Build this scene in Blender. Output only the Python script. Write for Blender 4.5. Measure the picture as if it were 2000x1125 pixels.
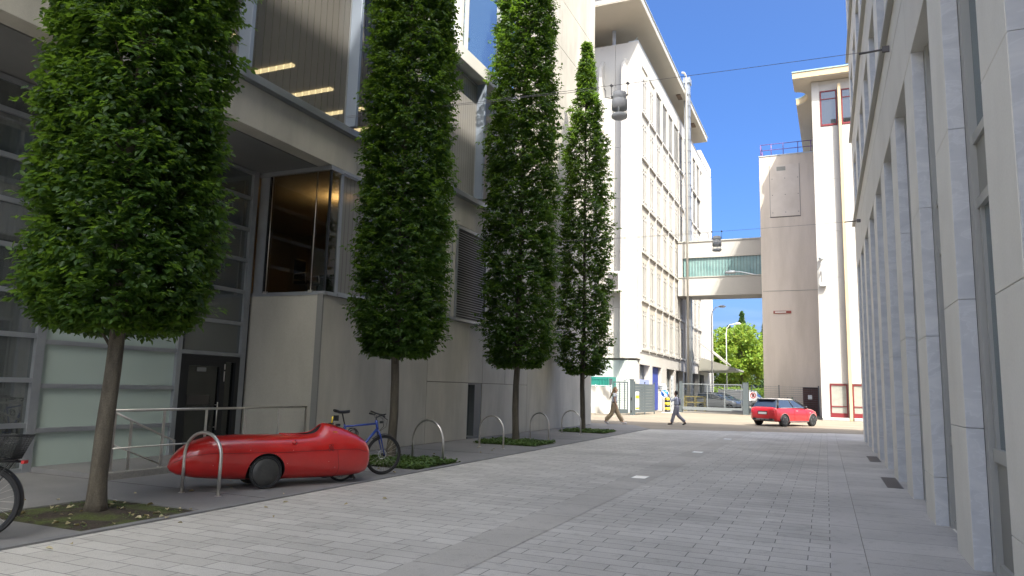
import bpy, bmesh, math, random
import numpy as np
from mathutils import Vector, Matrix
R = math.radians
random.seed(7)
scene = bpy.context.scene
for o in list(bpy.data.objects): bpy.data.objects.remove(o)

# ------------------------------------------------------------------ camera
CAM_H = 1.62
cam_data = bpy.data.cameras.new('camera')
cam = bpy.data.objects.new('camera', cam_data)
scene.collection.objects.link(cam)
scene.camera = cam
cam_data.sensor_width = 36.0
cam_data.lens = 1400.0 / 2000.0 * 36.0
cam_data.clip_start = 0.05
cam_data.clip_end = 2000
_VP = Vector((613.0, -(774.0 - 562.5), -1400.0)).normalized()   # direction of the street in camera space
_h = Vector((1, -0.0262, 0))
_up = _h.cross(_VP); _up.normalize()
if _up.y < 0: _up = -_up
_rt = _VP.cross(_up)
M3 = Matrix((_rt, _VP, _up))      # camera -> world (x right, y along street, z up)
cam.matrix_world = Matrix.Translation((0, 0, CAM_H)) @ M3.to_4x4()

# ------------------------------------------------------------------ light
SUN_AZ, SUN_EL = R(42), R(54)      # azimuth measured from -Y towards +X
world = bpy.data.worlds.new('World'); scene.world = world
world.use_nodes = True
wn = world.node_tree; wn.nodes.clear()
w_out = wn.nodes.new('ShaderNodeOutputWorld'); w_bg = wn.nodes.new('ShaderNodeBackground')
sky = wn.nodes.new('ShaderNodeTexSky'); sky.sky_type = 'NISHITA'; sky.sun_disc = False
sky.sun_elevation = SUN_EL; sky.sun_rotation = math.pi - SUN_AZ
sky.ozone_density = 5.5; sky.dust_density = 7.5; sky.air_density = 0.47; sky.altitude = 400
hs = wn.nodes.new('ShaderNodeHueSaturation'); hs.inputs['Saturation'].default_value = 1.38; hs.inputs['Hue'].default_value = 0.512
# thin wisps of cloud low over the horizon
tc = wn.nodes.new('ShaderNodeTexCoord'); sp = wn.nodes.new('ShaderNodeSeparateXYZ')
mp = wn.nodes.new('ShaderNodeMapping'); mp.inputs['Scale'].default_value = (3, 3, 26)
nz = wn.nodes.new('ShaderNodeTexNoise'); nz.inputs['Scale'].default_value = 2.2; nz.inputs['Detail'].default_value = 6
cr = wn.nodes.new('ShaderNodeValToRGB'); cr.color_ramp.elements[0].position = 0.5; cr.color_ramp.elements[1].position = 0.72
hr = wn.nodes.new('ShaderNodeMapRange'); hr.inputs['From Min'].default_value = 0.02; hr.inputs['From Max'].default_value = 0.2
hr.inputs['To Min'].default_value = 0.22; hr.inputs['To Max'].default_value = 0.0
mul = wn.nodes.new('ShaderNodeMath'); mul.operation = 'MULTIPLY'
mixc = wn.nodes.new('ShaderNodeMixRGB'); mixc.inputs[2].default_value = (2.2, 2.4, 2.7, 1)
L = wn.links.new
wt = wn.nodes.new('ShaderNodeMixRGB'); wt.blend_type = 'MULTIPLY'; wt.inputs[0].default_value = 1; wt.inputs[2].default_value = (1.03, 1.035, 0.905, 1)
L(sky.outputs[0], wt.inputs[1]); L(wt.outputs[0], hs.inputs['Color']); L(tc.outputs['Generated'], mp.inputs[0]); L(mp.outputs[0], nz.inputs['Vector'])
L(nz.outputs[0], cr.inputs[0]); L(tc.outputs['Generated'], sp.inputs[0]); L(sp.outputs[2], hr.inputs[0])
L(cr.outputs[0], mul.inputs[0]); L(hr.outputs[0], mul.inputs[1]); L(mul.outputs[0], mixc.inputs[0])
L(hs.outputs[0], mixc.inputs[1]); L(mixc.outputs[0], w_bg.inputs[0]); L(w_bg.outputs[0], w_out.inputs[0])
w_bg.inputs[1].default_value = 0.15
sd = bpy.data.lights.new('sun', 'SUN'); sd.energy = 2.7; sd.angle = R(0.53); sd.color = (1, 0.93, 0.82)
sun = bpy.data.objects.new('sun', sd); scene.collection.objects.link(sun)
sdir = Vector((-math.sin(SUN_AZ) * math.cos(SUN_EL), math.cos(SUN_AZ) * math.cos(SUN_EL), -math.sin(SUN_EL)))
sun.rotation_euler = sdir.to_track_quat('-Z', 'Y').to_euler()
sun.location = (30, -30, 60)
scene.view_settings.view_transform = 'Standard'; scene.view_settings.look = 'None'
scene.view_settings.exposure = 1.87; scene.view_settings.gamma = 1
scene.render.resolution_x = 1024; scene.render.resolution_y = 576
scene.render.engine = 'CYCLES'
scene.cycles.max_bounces = 8; scene.cycles.diffuse_bounces = 4; scene.cycles.transparent_max_bounces = 16

# ------------------------------------------------------------------ materials
def new_mat(name):
    m = bpy.data.materials.new(name); m.use_nodes = True
    nt = m.node_tree; b = nt.nodes['Principled BSDF']
    return m, nt, b
def mat(name, c, rough=0.7, c2=None, scale=1.5, fine=0.0, fscale=60, metal=0.0, bump=0.0, bscale=80, stretch=(1, 1, 1), spec=0.5, coat=0.0, lo=0.35, hi=0.65, emit=None):
    """surface with a large soft variation towards c2 and a fine speckle"""
    m, nt, b = new_mat(name)
    n = nt.nodes.new; l = nt.links.new
    b.inputs['Roughness'].default_value = rough; b.inputs['Metallic'].default_value = metal
    b.inputs['Specular IOR Level'].default_value = spec; b.inputs['Coat Weight'].default_value = coat
    if coat: b.inputs['Coat Roughness'].default_value = 0.05
    if emit: b.inputs['Emission Color'].default_value = (*emit[:3], 1); b.inputs['Emission Strength'].default_value = emit[3]
    if c2 is None and not fine and not bump:
        b.inputs['Base Color'].default_value = (*c, 1); return m
    g = n('ShaderNodeNewGeometry'); mp = n('ShaderNodeMapping'); mp.inputs['Scale'].default_value = stretch
    l(g.outputs['Position'], mp.inputs[0])
    rgb = n('ShaderNodeMixRGB'); rgb.inputs[1].default_value = (*c, 1); rgb.inputs[2].default_value = (*(c2 or c), 1)
    t = n('ShaderNodeTexNoise'); t.inputs['Scale'].default_value = scale; t.inputs['Detail'].default_value = 5; t.inputs['Roughness'].default_value = 0.6
    l(mp.outputs[0], t.inputs['Vector'])
    r = n('ShaderNodeMapRange'); r.inputs['From Min'].default_value = lo; r.inputs['From Max'].default_value = hi
    l(t.outputs[0], r.inputs[0]); l(r.outputs[0], rgb.inputs[0])
    out = rgb.outputs[0]
    if fine:
        t2 = n('ShaderNodeTexNoise'); t2.inputs['Scale'].default_value = fscale; t2.inputs['Detail'].default_value = 3
        l(g.outputs['Position'], t2.inputs['Vector'])
        r2 = n('ShaderNodeMapRange'); r2.inputs['From Min'].default_value = 0.3; r2.inputs['From Max'].default_value = 0.7
        r2.inputs['To Min'].default_value = 1 - fine; r2.inputs['To Max'].default_value = 1 + fine
        l(t2.outputs[0], r2.inputs[0])
        mm = n('ShaderNodeVectorMath'); mm.operation = 'SCALE'; l(out, mm.inputs[0]); l(r2.outputs[0], mm.inputs['Scale'])
        out = mm.outputs[0]
    l(out, b.inputs['Base Color'])
    if bump:
        t3 = n('ShaderNodeTexNoise'); t3.inputs['Scale'].default_value = bscale; l(g.outputs['Position'], t3.inputs['Vector'])
        bp = n('ShaderNodeBump'); bp.inputs['Strength'].default_value = bump; bp.inputs['Distance'].default_value = 0.01
        l(t3.outputs[0], bp.inputs['Height']); l(bp.outputs[0], b.inputs['Normal'])
    return m
def brick_mat(name, c, c2, mortar, bw, rh, ms, rough=0.75, offset=0.5, bump=0.35, fine=0.12, squash=1.0, swap=False, shift=(0, 0, 0)):
    m, nt, b = new_mat(name); n = nt.nodes.new; l = nt.links.new
    g = n('ShaderNodeNewGeometry'); mp = n('ShaderNodeMapping')
    if swap: mp.inputs['Rotation'].default_value = (0, 0, R(90))
    mp.inputs['Location'].default_value = shift
    l(g.outputs['Position'], mp.inputs[0])
    br = n('ShaderNodeTexBrick'); br.offset = offset; br.squash = squash; br.squash_frequency = 3
    br.inputs['Color1'].default_value = (*c, 1); br.inputs['Color2'].default_value = (*c2, 1); br.inputs['Mortar'].default_value = (*mortar, 1)
    br.inputs['Scale'].default_value = 1; br.inputs['Brick Width'].default_value = bw; br.inputs['Row Height'].default_value = rh
    br.inputs['Mortar Size'].default_value = ms; br.inputs['Mortar Smooth'].default_value = 0.3
    # joints wander a little
    tn = n('ShaderNodeTexNoise'); tn.inputs['Scale'].default_value = 2.0; l(g.outputs['Position'], tn.inputs['Vector'])
    sc = n('ShaderNodeVectorMath'); sc.operation = 'MULTIPLY_ADD'; sc.inputs[1].default_value = (0.02, 0.012, 0)
    l(tn.outputs['Color'], sc.inputs[0]); l(mp.outputs[0], sc.inputs[2]); l(sc.outputs[0], br.inputs['Vector'])
    t = n('ShaderNodeTexNoise'); t.inputs['Scale'].default_value = 140; t.inputs['Detail'].default_value = 2; l(g.outputs['Position'], t.inputs['Vector'])
    r = n('ShaderNodeMapRange'); r.inputs['From Min'].default_value = 0.3; r.inputs['From Max'].default_value = 0.7
    r.inputs['To Min'].default_value = 1 - fine; r.inputs['To Max'].default_value = 1 + fine; l(t.outputs[0], r.inputs[0])
    t2 = n('ShaderNodeTexNoise'); t2.inputs['Scale'].default_value = 0.45; t2.inputs['Detail'].default_value = 5; l(g.outputs['Position'], t2.inputs['Vector'])
    r2 = n('ShaderNodeMapRange'); r2.inputs['From Min'].default_value = 0.3; r2.inputs['From Max'].default_value = 0.7
    r2.inputs['To Min'].default_value = 0.80; r2.inputs['To Max'].default_value = 1.13; l(t2.outputs[0], r2.inputs[0])
    t4 = n('ShaderNodeTexNoise'); t4.inputs['Scale'].default_value = 5.5; t4.inputs['Detail'].default_value = 7; t4.inputs['Roughness'].default_value = 0.7; l(g.outputs['Position'], t4.inputs['Vector'])
    r4 = n('ShaderNodeMapRange'); r4.inputs['From Min'].default_value = 0.28; r4.inputs['From Max'].default_value = 0.46
    r4.inputs['To Min'].default_value = 0.74; r4.inputs['To Max'].default_value = 1.0; l(t4.outputs[0], r4.inputs[0])
    m4 = n('ShaderNodeMath'); m4.operation = 'MULTIPLY'; l(r2.outputs[0], m4.inputs[0]); l(r4.outputs[0], m4.inputs[1]); r2 = m4
    mu = n('ShaderNodeMath'); mu.operation = 'MULTIPLY'; l(r.outputs[0], mu.inputs[0]); l(r2.outputs[0], mu.inputs[1])
    v = n('ShaderNodeVectorMath'); v.operation = 'SCALE'; l(br.outputs[0], v.inputs[0]); l(mu.outputs[0], v.inputs['Scale'])
    l(v.outputs[0], b.inputs['Base Color']); b.inputs['Roughness'].default_value = rough
    inv = n('ShaderNodeMath'); inv.operation = 'SUBTRACT'; inv.inputs[0].default_value = 1; l(br.outputs['Fac'], inv.inputs[1])
    ad = n('ShaderNodeMath'); ad.operation = 'MULTIPLY_ADD'; ad.inputs[1].default_value = 0.25; l(t.outputs[0], ad.inputs[0]); l(inv.outputs[0], ad.inputs[2])
    bp = n('ShaderNodeBump'); bp.inputs['Strength'].default_value = bump; bp.inputs['Distance'].default_value = 0.01
    l(ad.outputs[0], bp.inputs['Height']); l(bp.outputs[0], b.inputs['Normal'])
    return m
def glass(name, tint=(0.6, 0.65, 0.65), refl=0.12, film=None, film_amt=0.0, rough=0.02, lines=0.0, fs=1.0):
    """window pane: see-through, mirror reflection by Fresnel plus a floor, optional grey film (blind, print, painted reflection) on it"""
    m, nt, b = new_mat(name); n = nt.nodes.new; l = nt.links.new
    nt.nodes.remove(b); out = nt.nodes['Material Output']
    tr = n('ShaderNodeBsdfTransparent'); tr.inputs[0].default_value = (*tint, 1)
    gl = n('ShaderNodeBsdfGlossy'); gl.inputs['Roughness'].default_value = rough; gl.inputs[0].default_value = (0.9, 0.95, 0.97, 1)
    base = tr.outputs[0]
    if film_amt:
        df = n('ShaderNodeBsdfDiffuse'); df.inputs[0].default_value = (*film, 1)
        mx = n('ShaderNodeMixShader'); mx.inputs[0].default_value = film_amt
        if lines:
            g = n('ShaderNodeNewGeometry'); sx = n('ShaderNodeSeparateXYZ'); l(g.outputs['Position'], sx.inputs[0])
            w = n('ShaderNodeMath'); w.operation = 'MULTIPLY'; w.inputs[1].default_value = 1 / lines; l(sx.outputs[1], w.inputs[0])
            fr = n('ShaderNodeMath'); fr.operation = 'FRACT'; l(w.outputs[0], fr.inputs[0])
            gt = n('ShaderNodeMapRange'); gt.inputs['From Min'].default_value = 0.0; gt.inputs['From Max'].default_value = 0.16
            gt.inputs['To Min'].default_value = film_amt * 0.45; gt.inputs['To Max'].default_value = film_amt; l(fr.outputs[0], gt.inputs[0])
            l(gt.outputs[0], mx.inputs[0])
        l(tr.outputs[0], mx.inputs[1]); l(df.outputs[0], mx.inputs[2]); base = mx.outputs[0]
    fn = n('ShaderNodeFresnel'); fn.inputs[0].default_value = 1.5
    ad = n('ShaderNodeMath'); ad.operation = 'ADD'; ad.inputs[1].default_value = refl; ad.use_clamp = True; l(fn.outputs[0], ad.inputs[0])
    gg = n('ShaderNodeNewGeometry'); iv = n('ShaderNodeMath'); iv.operation = 'SUBTRACT'; iv.inputs[0].default_value = 1; l(gg.outputs['Backfacing'], iv.inputs[1])
    f0 = n('ShaderNodeMath'); f0.operation = 'MULTIPLY'; f0.inputs[1].default_value = fs; l(ad.outputs[0], f0.inputs[0])
    fm = n('ShaderNodeMath'); fm.operation = 'MULTIPLY'; l(f0.outputs[0], fm.inputs[0]); l(iv.outputs[0], fm.inputs[1])
    m2 = n('ShaderNodeMixShader'); l(fm.outputs[0], m2.inputs[0]); l(base, m2.inputs[1]); l(gl.outputs[0], m2.inputs[2])
    l(m2.outputs[0], out.inputs[0]); return m
def marble(name):
    m, nt, b = new_mat(name); n = nt.nodes.new; l = nt.links.new
    g = n('ShaderNodeNewGeometry'); mp = n('ShaderNodeMapping'); mp.inputs['Rotation'].default_value = (0, R(35), 0); mp.inputs['Scale'].default_value = (1.2, 1, 2.6)
    l(g.outputs['Position'], mp.inputs[0])
    t = n('ShaderNodeTexNoise'); t.inputs['Scale'].default_value = 2.2; t.inputs['Detail'].default_value = 8; t.inputs['Distortion'].default_value = 0.7; l(mp.outputs[0], t.inputs['Vector'])
    c = n('ShaderNodeValToRGB'); e = c.color_ramp.elements
    e[0].position = 0.25; e[0].color = (0.50, 0.51, 0.525, 1); e[1].position = 0.75; e[1].color = (0.68, 0.68, 0.67, 1)
    k = e.new(0.5); k.color = (0.58, 0.585, 0.59, 1); k = e.new(0.52); k.color = (0.64, 0.645, 0.65, 1); k = e.new(0.55); k.color = (0.59, 0.595, 0.60, 1)
    l(t.outputs[0], c.inputs[0]); l(c.outputs[0], b.inputs['Base Color']); b.inputs['Roughness'].default_value = 0.38; return m

def bark_mat():
    m = mat('bark', (0.065, 0.055, 0.042), 0.9, (0.115, 0.10, 0.075), 5, 0.25, 90, bump=0.8, bscale=45, stretch=(2.5, 2.5, 0.5)); return m
def leaf_mat(name, dark, light, trans=(0.30, 0.45, 0.05), tf=0.35):
    m, nt, b = new_mat(name); n = nt.nodes.new; l = nt.links.new
    at = n('ShaderNodeAttribute'); at.attribute_name = 'tone'
    c = n('ShaderNodeMixRGB'); c.inputs[1].default_value = (*dark, 1); c.inputs[2].default_value = (*light, 1); l(at.outputs['Fac'], c.inputs[0])
    l(c.outputs[0], b.inputs['Base Color']); b.inputs['Roughness'].default_value = 0.5; b.inputs['Specular IOR Level'].default_value = 0.35
    tl = n('ShaderNodeBsdfTranslucent'); c2 = n('ShaderNodeMixRGB'); c2.blend_type = 'MULTIPLY'; c2.inputs[0].default_value = 0.0
    c2.inputs[1].default_value = (*trans, 1); l(c2.outputs[0], tl.inputs[0])
    mx = n('ShaderNodeMixShader'); mx.inputs[0].default_value = tf; l(b.outputs[0], mx.inputs[1]); l(tl.outputs[0], mx.inputs[2])
    l(mx.outputs[0], nt.nodes['Material Output'].inputs[0]); return m

m_conc = mat('panel_concrete', (0.38, 0.36, 0.31), 0.8, (0.50, 0.475, 0.41), 1.1, 0.05, 50, stretch=(1, 1, 0.3), bump=0.08)
m_conc_dk = mat('return_concrete', (0.35, 0.335, 0.285), 0.8, (0.42, 0.40, 0.345), 0.9, 0.05, 50, stretch=(1, 1, 0.4))
m_soffit = mat('soffit_paint', (0.16, 0.16, 0.16), 0.6, (0.19, 0.19, 0.185), 0.7)
m_joint = mat('joint_dark', (0.03, 0.03, 0.03), 0.9)
m_alu = mat('grey_aluminium', (0.30, 0.315, 0.335), 0.42, (0.36, 0.375, 0.39), 2, metal=0.55)
m_fin = mat('blue_grey_fin', (0.30, 0.35, 0.43), 0.45, metal=0.3)
m_whiteband = mat('white_coated_metal', (0.62, 0.61, 0.58), 0.5, (0.68, 0.67, 0.64), 1)
m_black = mat('black_paint', (0.012, 0.013, 0.015), 0.4)
m_rubber = mat('rubber', (0.015, 0.015, 0.016), 0.75)
m_dark = mat('dark_room', (0.26, 0.24, 0.21), 0.9, (0.34, 0.31, 0.27), 0.6)
m_room2 = mat('ceiling_room', (0.22, 0.19, 0.15), 0.9, (0.26, 0.23, 0.18), 0.5)
m_frost = glass('frosted_green_glass', (0.5, 0.6, 0.55), 0.03, (0.44, 0.52, 0.465), 0.93, rough=0.25)
m_glass = glass('clear_window', (0.6, 0.63, 0.62), 0.10, (0.22, 0.23, 0.22), 0.3)  # grey film mixed in stands for reflections and lightens the panes
m_glass_b = glass('blind_window', (0.62, 0.6, 0.56), 0.08, (0.25, 0.24, 0.22), 0.5, lines=0.21, fs=0.18)
m_glass_blind = glass('screen_window', (0.6, 0.6, 0.6), 0.08, (0.33, 0.32, 0.30), 0.8, lines=0.15, fs=0.15)
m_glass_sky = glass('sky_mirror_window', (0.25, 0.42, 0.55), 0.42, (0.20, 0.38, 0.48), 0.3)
m_glass_r = glass('office_window', (0.3, 0.38, 0.42), 0.14, (0.12, 0.17, 0.19), 0.5)
m_glass_dk = glass('dark_window', (0.25, 0.28, 0.3), 0.12, (0.05, 0.055, 0.06), 0.6)
m_lamp = mat('tube_light', (0.9, 0.85, 0.6), 0.5, emit=(1, 0.85, 0.5, 2.2))
m_warm = mat('warm_light', (0.9, 0.8, 0.5), 0.5, emit=(1, 0.66, 0.28, 55))
m_steel = mat('brushed_steel', (0.56, 0.53, 0.49), 0.32, (0.64, 0.61, 0.56), 6, metal=0.9, fine=0.08)
m_galv = mat('galvanised_steel', (0.42, 0.45, 0.47), 0.5, (0.5, 0.53, 0.55), 4, metal=0.5)
m_gategrey = mat('gate_grey_paint', (0.085, 0.105, 0.115), 0.5)
m_gatelight = mat('gate_pale_paint', (0.17, 0.19, 0.20), 0.5)
m_lime = mat('pale_limestone', (0.71, 0.685, 0.615), 0.65, (0.78, 0.755, 0.685), 1.3, 0.03, 40, stretch=(1, 1, 0.6))
m_lintel = mat('pale_stone_band', (0.64, 0.61, 0.54), 0.7, (0.70, 0.67, 0.60), 0.9, 0.03, 40)
m_marble = marble('blue_grey_marble')
m_frame_r = mat('beige_grey_frame', (0.40, 0.395, 0.36), 0.45)
m_spandrel = mat('beige_panel', (0.27, 0.265, 0.23), 0.5, (0.30, 0.295, 0.26), 1)
m_white = mat('white_render', (0.43, 0.415, 0.39), 0.8, (0.48, 0.465, 0.44), 0.25, 0.02, 12, stretch=(1, 1, 0.4))  # own off-white of the render, soft random variation
m_white2 = mat('white_frame', (0.40, 0.385, 0.36), 0.6, (0.45, 0.435, 0.41), 0.5)
m_sill = mat('cream_sill', (0.40, 0.37, 0.32), 0.7, (0.46, 0.43, 0.375), 1.2)
m_pale = mat('pale_green_cladding', (0.44, 0.48, 0.46), 0.6, (0.48, 0.52, 0.50), 0.5)
m_soffit_w = mat('canopy_soffit', (0.42, 0.385, 0.33), 0.8, (0.46, 0.42, 0.365), 0.3)
m_tower = mat('beige_render', (0.54, 0.47, 0.395), 0.85, (0.66, 0.58, 0.50), 0.5, 0.03, 14, stretch=(1.5, 1.5, 0.25))
m_cream = mat('cream_stone', (0.50, 0.39, 0.23), 0.7, (0.54, 0.43, 0.27), 0.6)
m_red_frame = mat('dark_red_frame', (0.17, 0.014, 0.02), 0.5)
m_redpaint = mat('red_gelcoat', (0.46, 0.012, 0.010), 0.28, (0.51, 0.016, 0.012), 3, coat=1.0, spec=0.4)
m_carred = mat('car_red', (0.55, 0.012, 0.018), 0.35, coat=1.0)
m_blue = mat('blue_frame_paint', (0.006, 0.04, 0.26), 0.35, coat=0.6)
m_bluepanel = mat('blue_panel', (0.035, 0.06, 0.30), 0.6)
m_teal = mat('teal_container', (0.02, 0.20, 0.165), 0.5)
m_tarp = mat('white_tarpaulin', (0.55, 0.55, 0.53), 0.55, (0.6, 0.6, 0.58), 1)
m_yellow = mat('yellow_paint', (0.72, 0.52, 0.03), 0.5)
m_signblue = mat('sign_blue', (0.01, 0.16, 0.62), 0.4)
m_signwhite = mat('sign_white', (0.8, 0.8, 0.8), 0.4)
m_signred = mat('sign_red', (0.62, 0.03, 0.04), 0.4)
m_door_br = mat('dark_brown_door', (0.07, 0.03, 0.028), 0.5)
m_silver = mat('silver_car', (0.38, 0.40, 0.42), 0.3, metal=0.4, coat=1)
m_navycar = mat('navy_car', (0.05, 0.06, 0.08), 0.3, coat=1)
m_whitecar = mat('white_car', (0.75, 0.75, 0.74), 0.35, coat=1)
m_greyroof = mat('grey_roof_paint', (0.30, 0.28, 0.26), 0.35, coat=0.6)
m_carglass = mat('car_glass', (0.03, 0.045, 0.07), 0.08, spec=0.9, coat=0.5)
m_plastic = mat('grey_plastic', (0.12, 0.11, 0.11), 0.6)
m_rim = mat('dark_alloy', (0.10, 0.10, 0.11), 0.3, metal=0.6)
m_disc = mat('wheel_cover', (0.035, 0.035, 0.035), 0.45, (0.06, 0.06, 0.055), 8)
m_skin = mat('skin', (0.50, 0.30, 0.21), 0.6); m_skin_d = mat('brown_skin', (0.22, 0.12, 0.08), 0.6)
m_hair_b = mat('blond_hair', (0.36, 0.24, 0.13), 0.55, (0.26, 0.17, 0.09), 12); m_hair_k = mat('black_hair', (0.012, 0.01, 0.01), 0.5)
m_tee = mat('white_cloth', (0.68, 0.68, 0.72), 0.9); m_beige = mat('beige_cloth', (0.40, 0.31, 0.20), 0.9, (0.34, 0.26, 0.17), 8)
m_shirt = mat('pale_blue_cloth', (0.42, 0.45, 0.56), 0.9, (0.36, 0.39, 0.5), 8); m_trous = mat('grey_cloth', (0.20, 0.20, 0.25), 0.9, (0.16, 0.16, 0.2), 8)
m_shoe_w = mat('pale_shoe', (0.5, 0.5, 0.56), 0.7); m_shoe_k = mat('black_shoe', (0.02, 0.02, 0.022), 0.5)
m_bark = bark_mat()
m_leaf = leaf_mat('hornbeam_leaf', (0.012, 0.036, 0.009), (0.048, 0.102, 0.018), (0.24, 0.42, 0.035), 0.34)
m_leaf_far = leaf_mat('far_leaf', (0.08, 0.16, 0.02), (0.22, 0.34, 0.05), (0.45, 0.55, 0.08), 0.35)
m_leaf_con = leaf_mat('conifer_needles', (0.04, 0.09, 0.03), (0.10, 0.18, 0.06), (0.1, 0.2, 0.04), 0.15)
m_ivy = leaf_mat('ivy_leaf', (0.035, 0.075, 0.02), (0.11, 0.18, 0.05), (0.2, 0.3, 0.05), 0.2)
m_dry = leaf_mat('dry_leaf', (0.32, 0.26, 0.13), (0.55, 0.5, 0.34), (0.4, 0.3, 0.1), 0.2)
m_soil = mat('mossy_soil', (0.040, 0.030, 0.022), 0.95, (0.060, 0.075, 0.018), 2.6, 0.5, 60, bump=1.0, bscale=60, lo=0.45, hi=0.6)
m_paver = brick_mat('granite_pavers', (0.44, 0.42, 0.385), (0.52, 0.50, 0.46), (0.15, 0.145, 0.135), 0.56, 0.235, 0.006, offset=0.37, fine=0.2)
m_strip = brick_mat('channel_slabs', (0.40, 0.38, 0.345), (0.445, 0.425, 0.39), (0.15, 0.145, 0.135), 1.0, 0.62, 0.006, swap=True, shift=(0, 3.59, 0), fine=0.14, offset=0.0)
m_kerb = brick_mat('kerb_slabs', (0.44, 0.42, 0.39), (0.48, 0.46, 0.43), (0.11, 0.11, 0.11), 1.7, 5.0, 0.007, swap=True, offset=0.0, shift=(0, 2, 0), fine=0.12)
m_slab = brick_mat('granite_slabs', (0.42, 0.40, 0.37), (0.48, 0.46, 0.425), (0.13, 0.13, 0.13), 3.2, 0.68, 0.006, shift=(1.31, 0.0, 0), offset=0.0, fine=0.12)
m_mastic = mat('dark_asphalt', (0.16, 0.157, 0.157), 0.72, (0.205, 0.20, 0.197), 0.7, 0.12, 150, bump=0.15, bscale=200)
m_asph = mat('road_asphalt', (0.20, 0.17, 0.13), 0.85, (0.245, 0.21, 0.165), 0.25, 0.10, 40, bump=0.2, bscale=90, stretch=(0.6, 2.2, 1))
m_tile = mat('white_floor_light', (0.85, 0.86, 0.85), 0.3)
m_grate = mat('grate_metal', (0.10, 0.08, 0.07), 0.6)
m_conc_kerb = mat('rough_concrete', (0.22, 0.21, 0.19), 0.9, (0.28, 0.27, 0.24), 3, 0.15, 60, bump=0.3)

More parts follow.
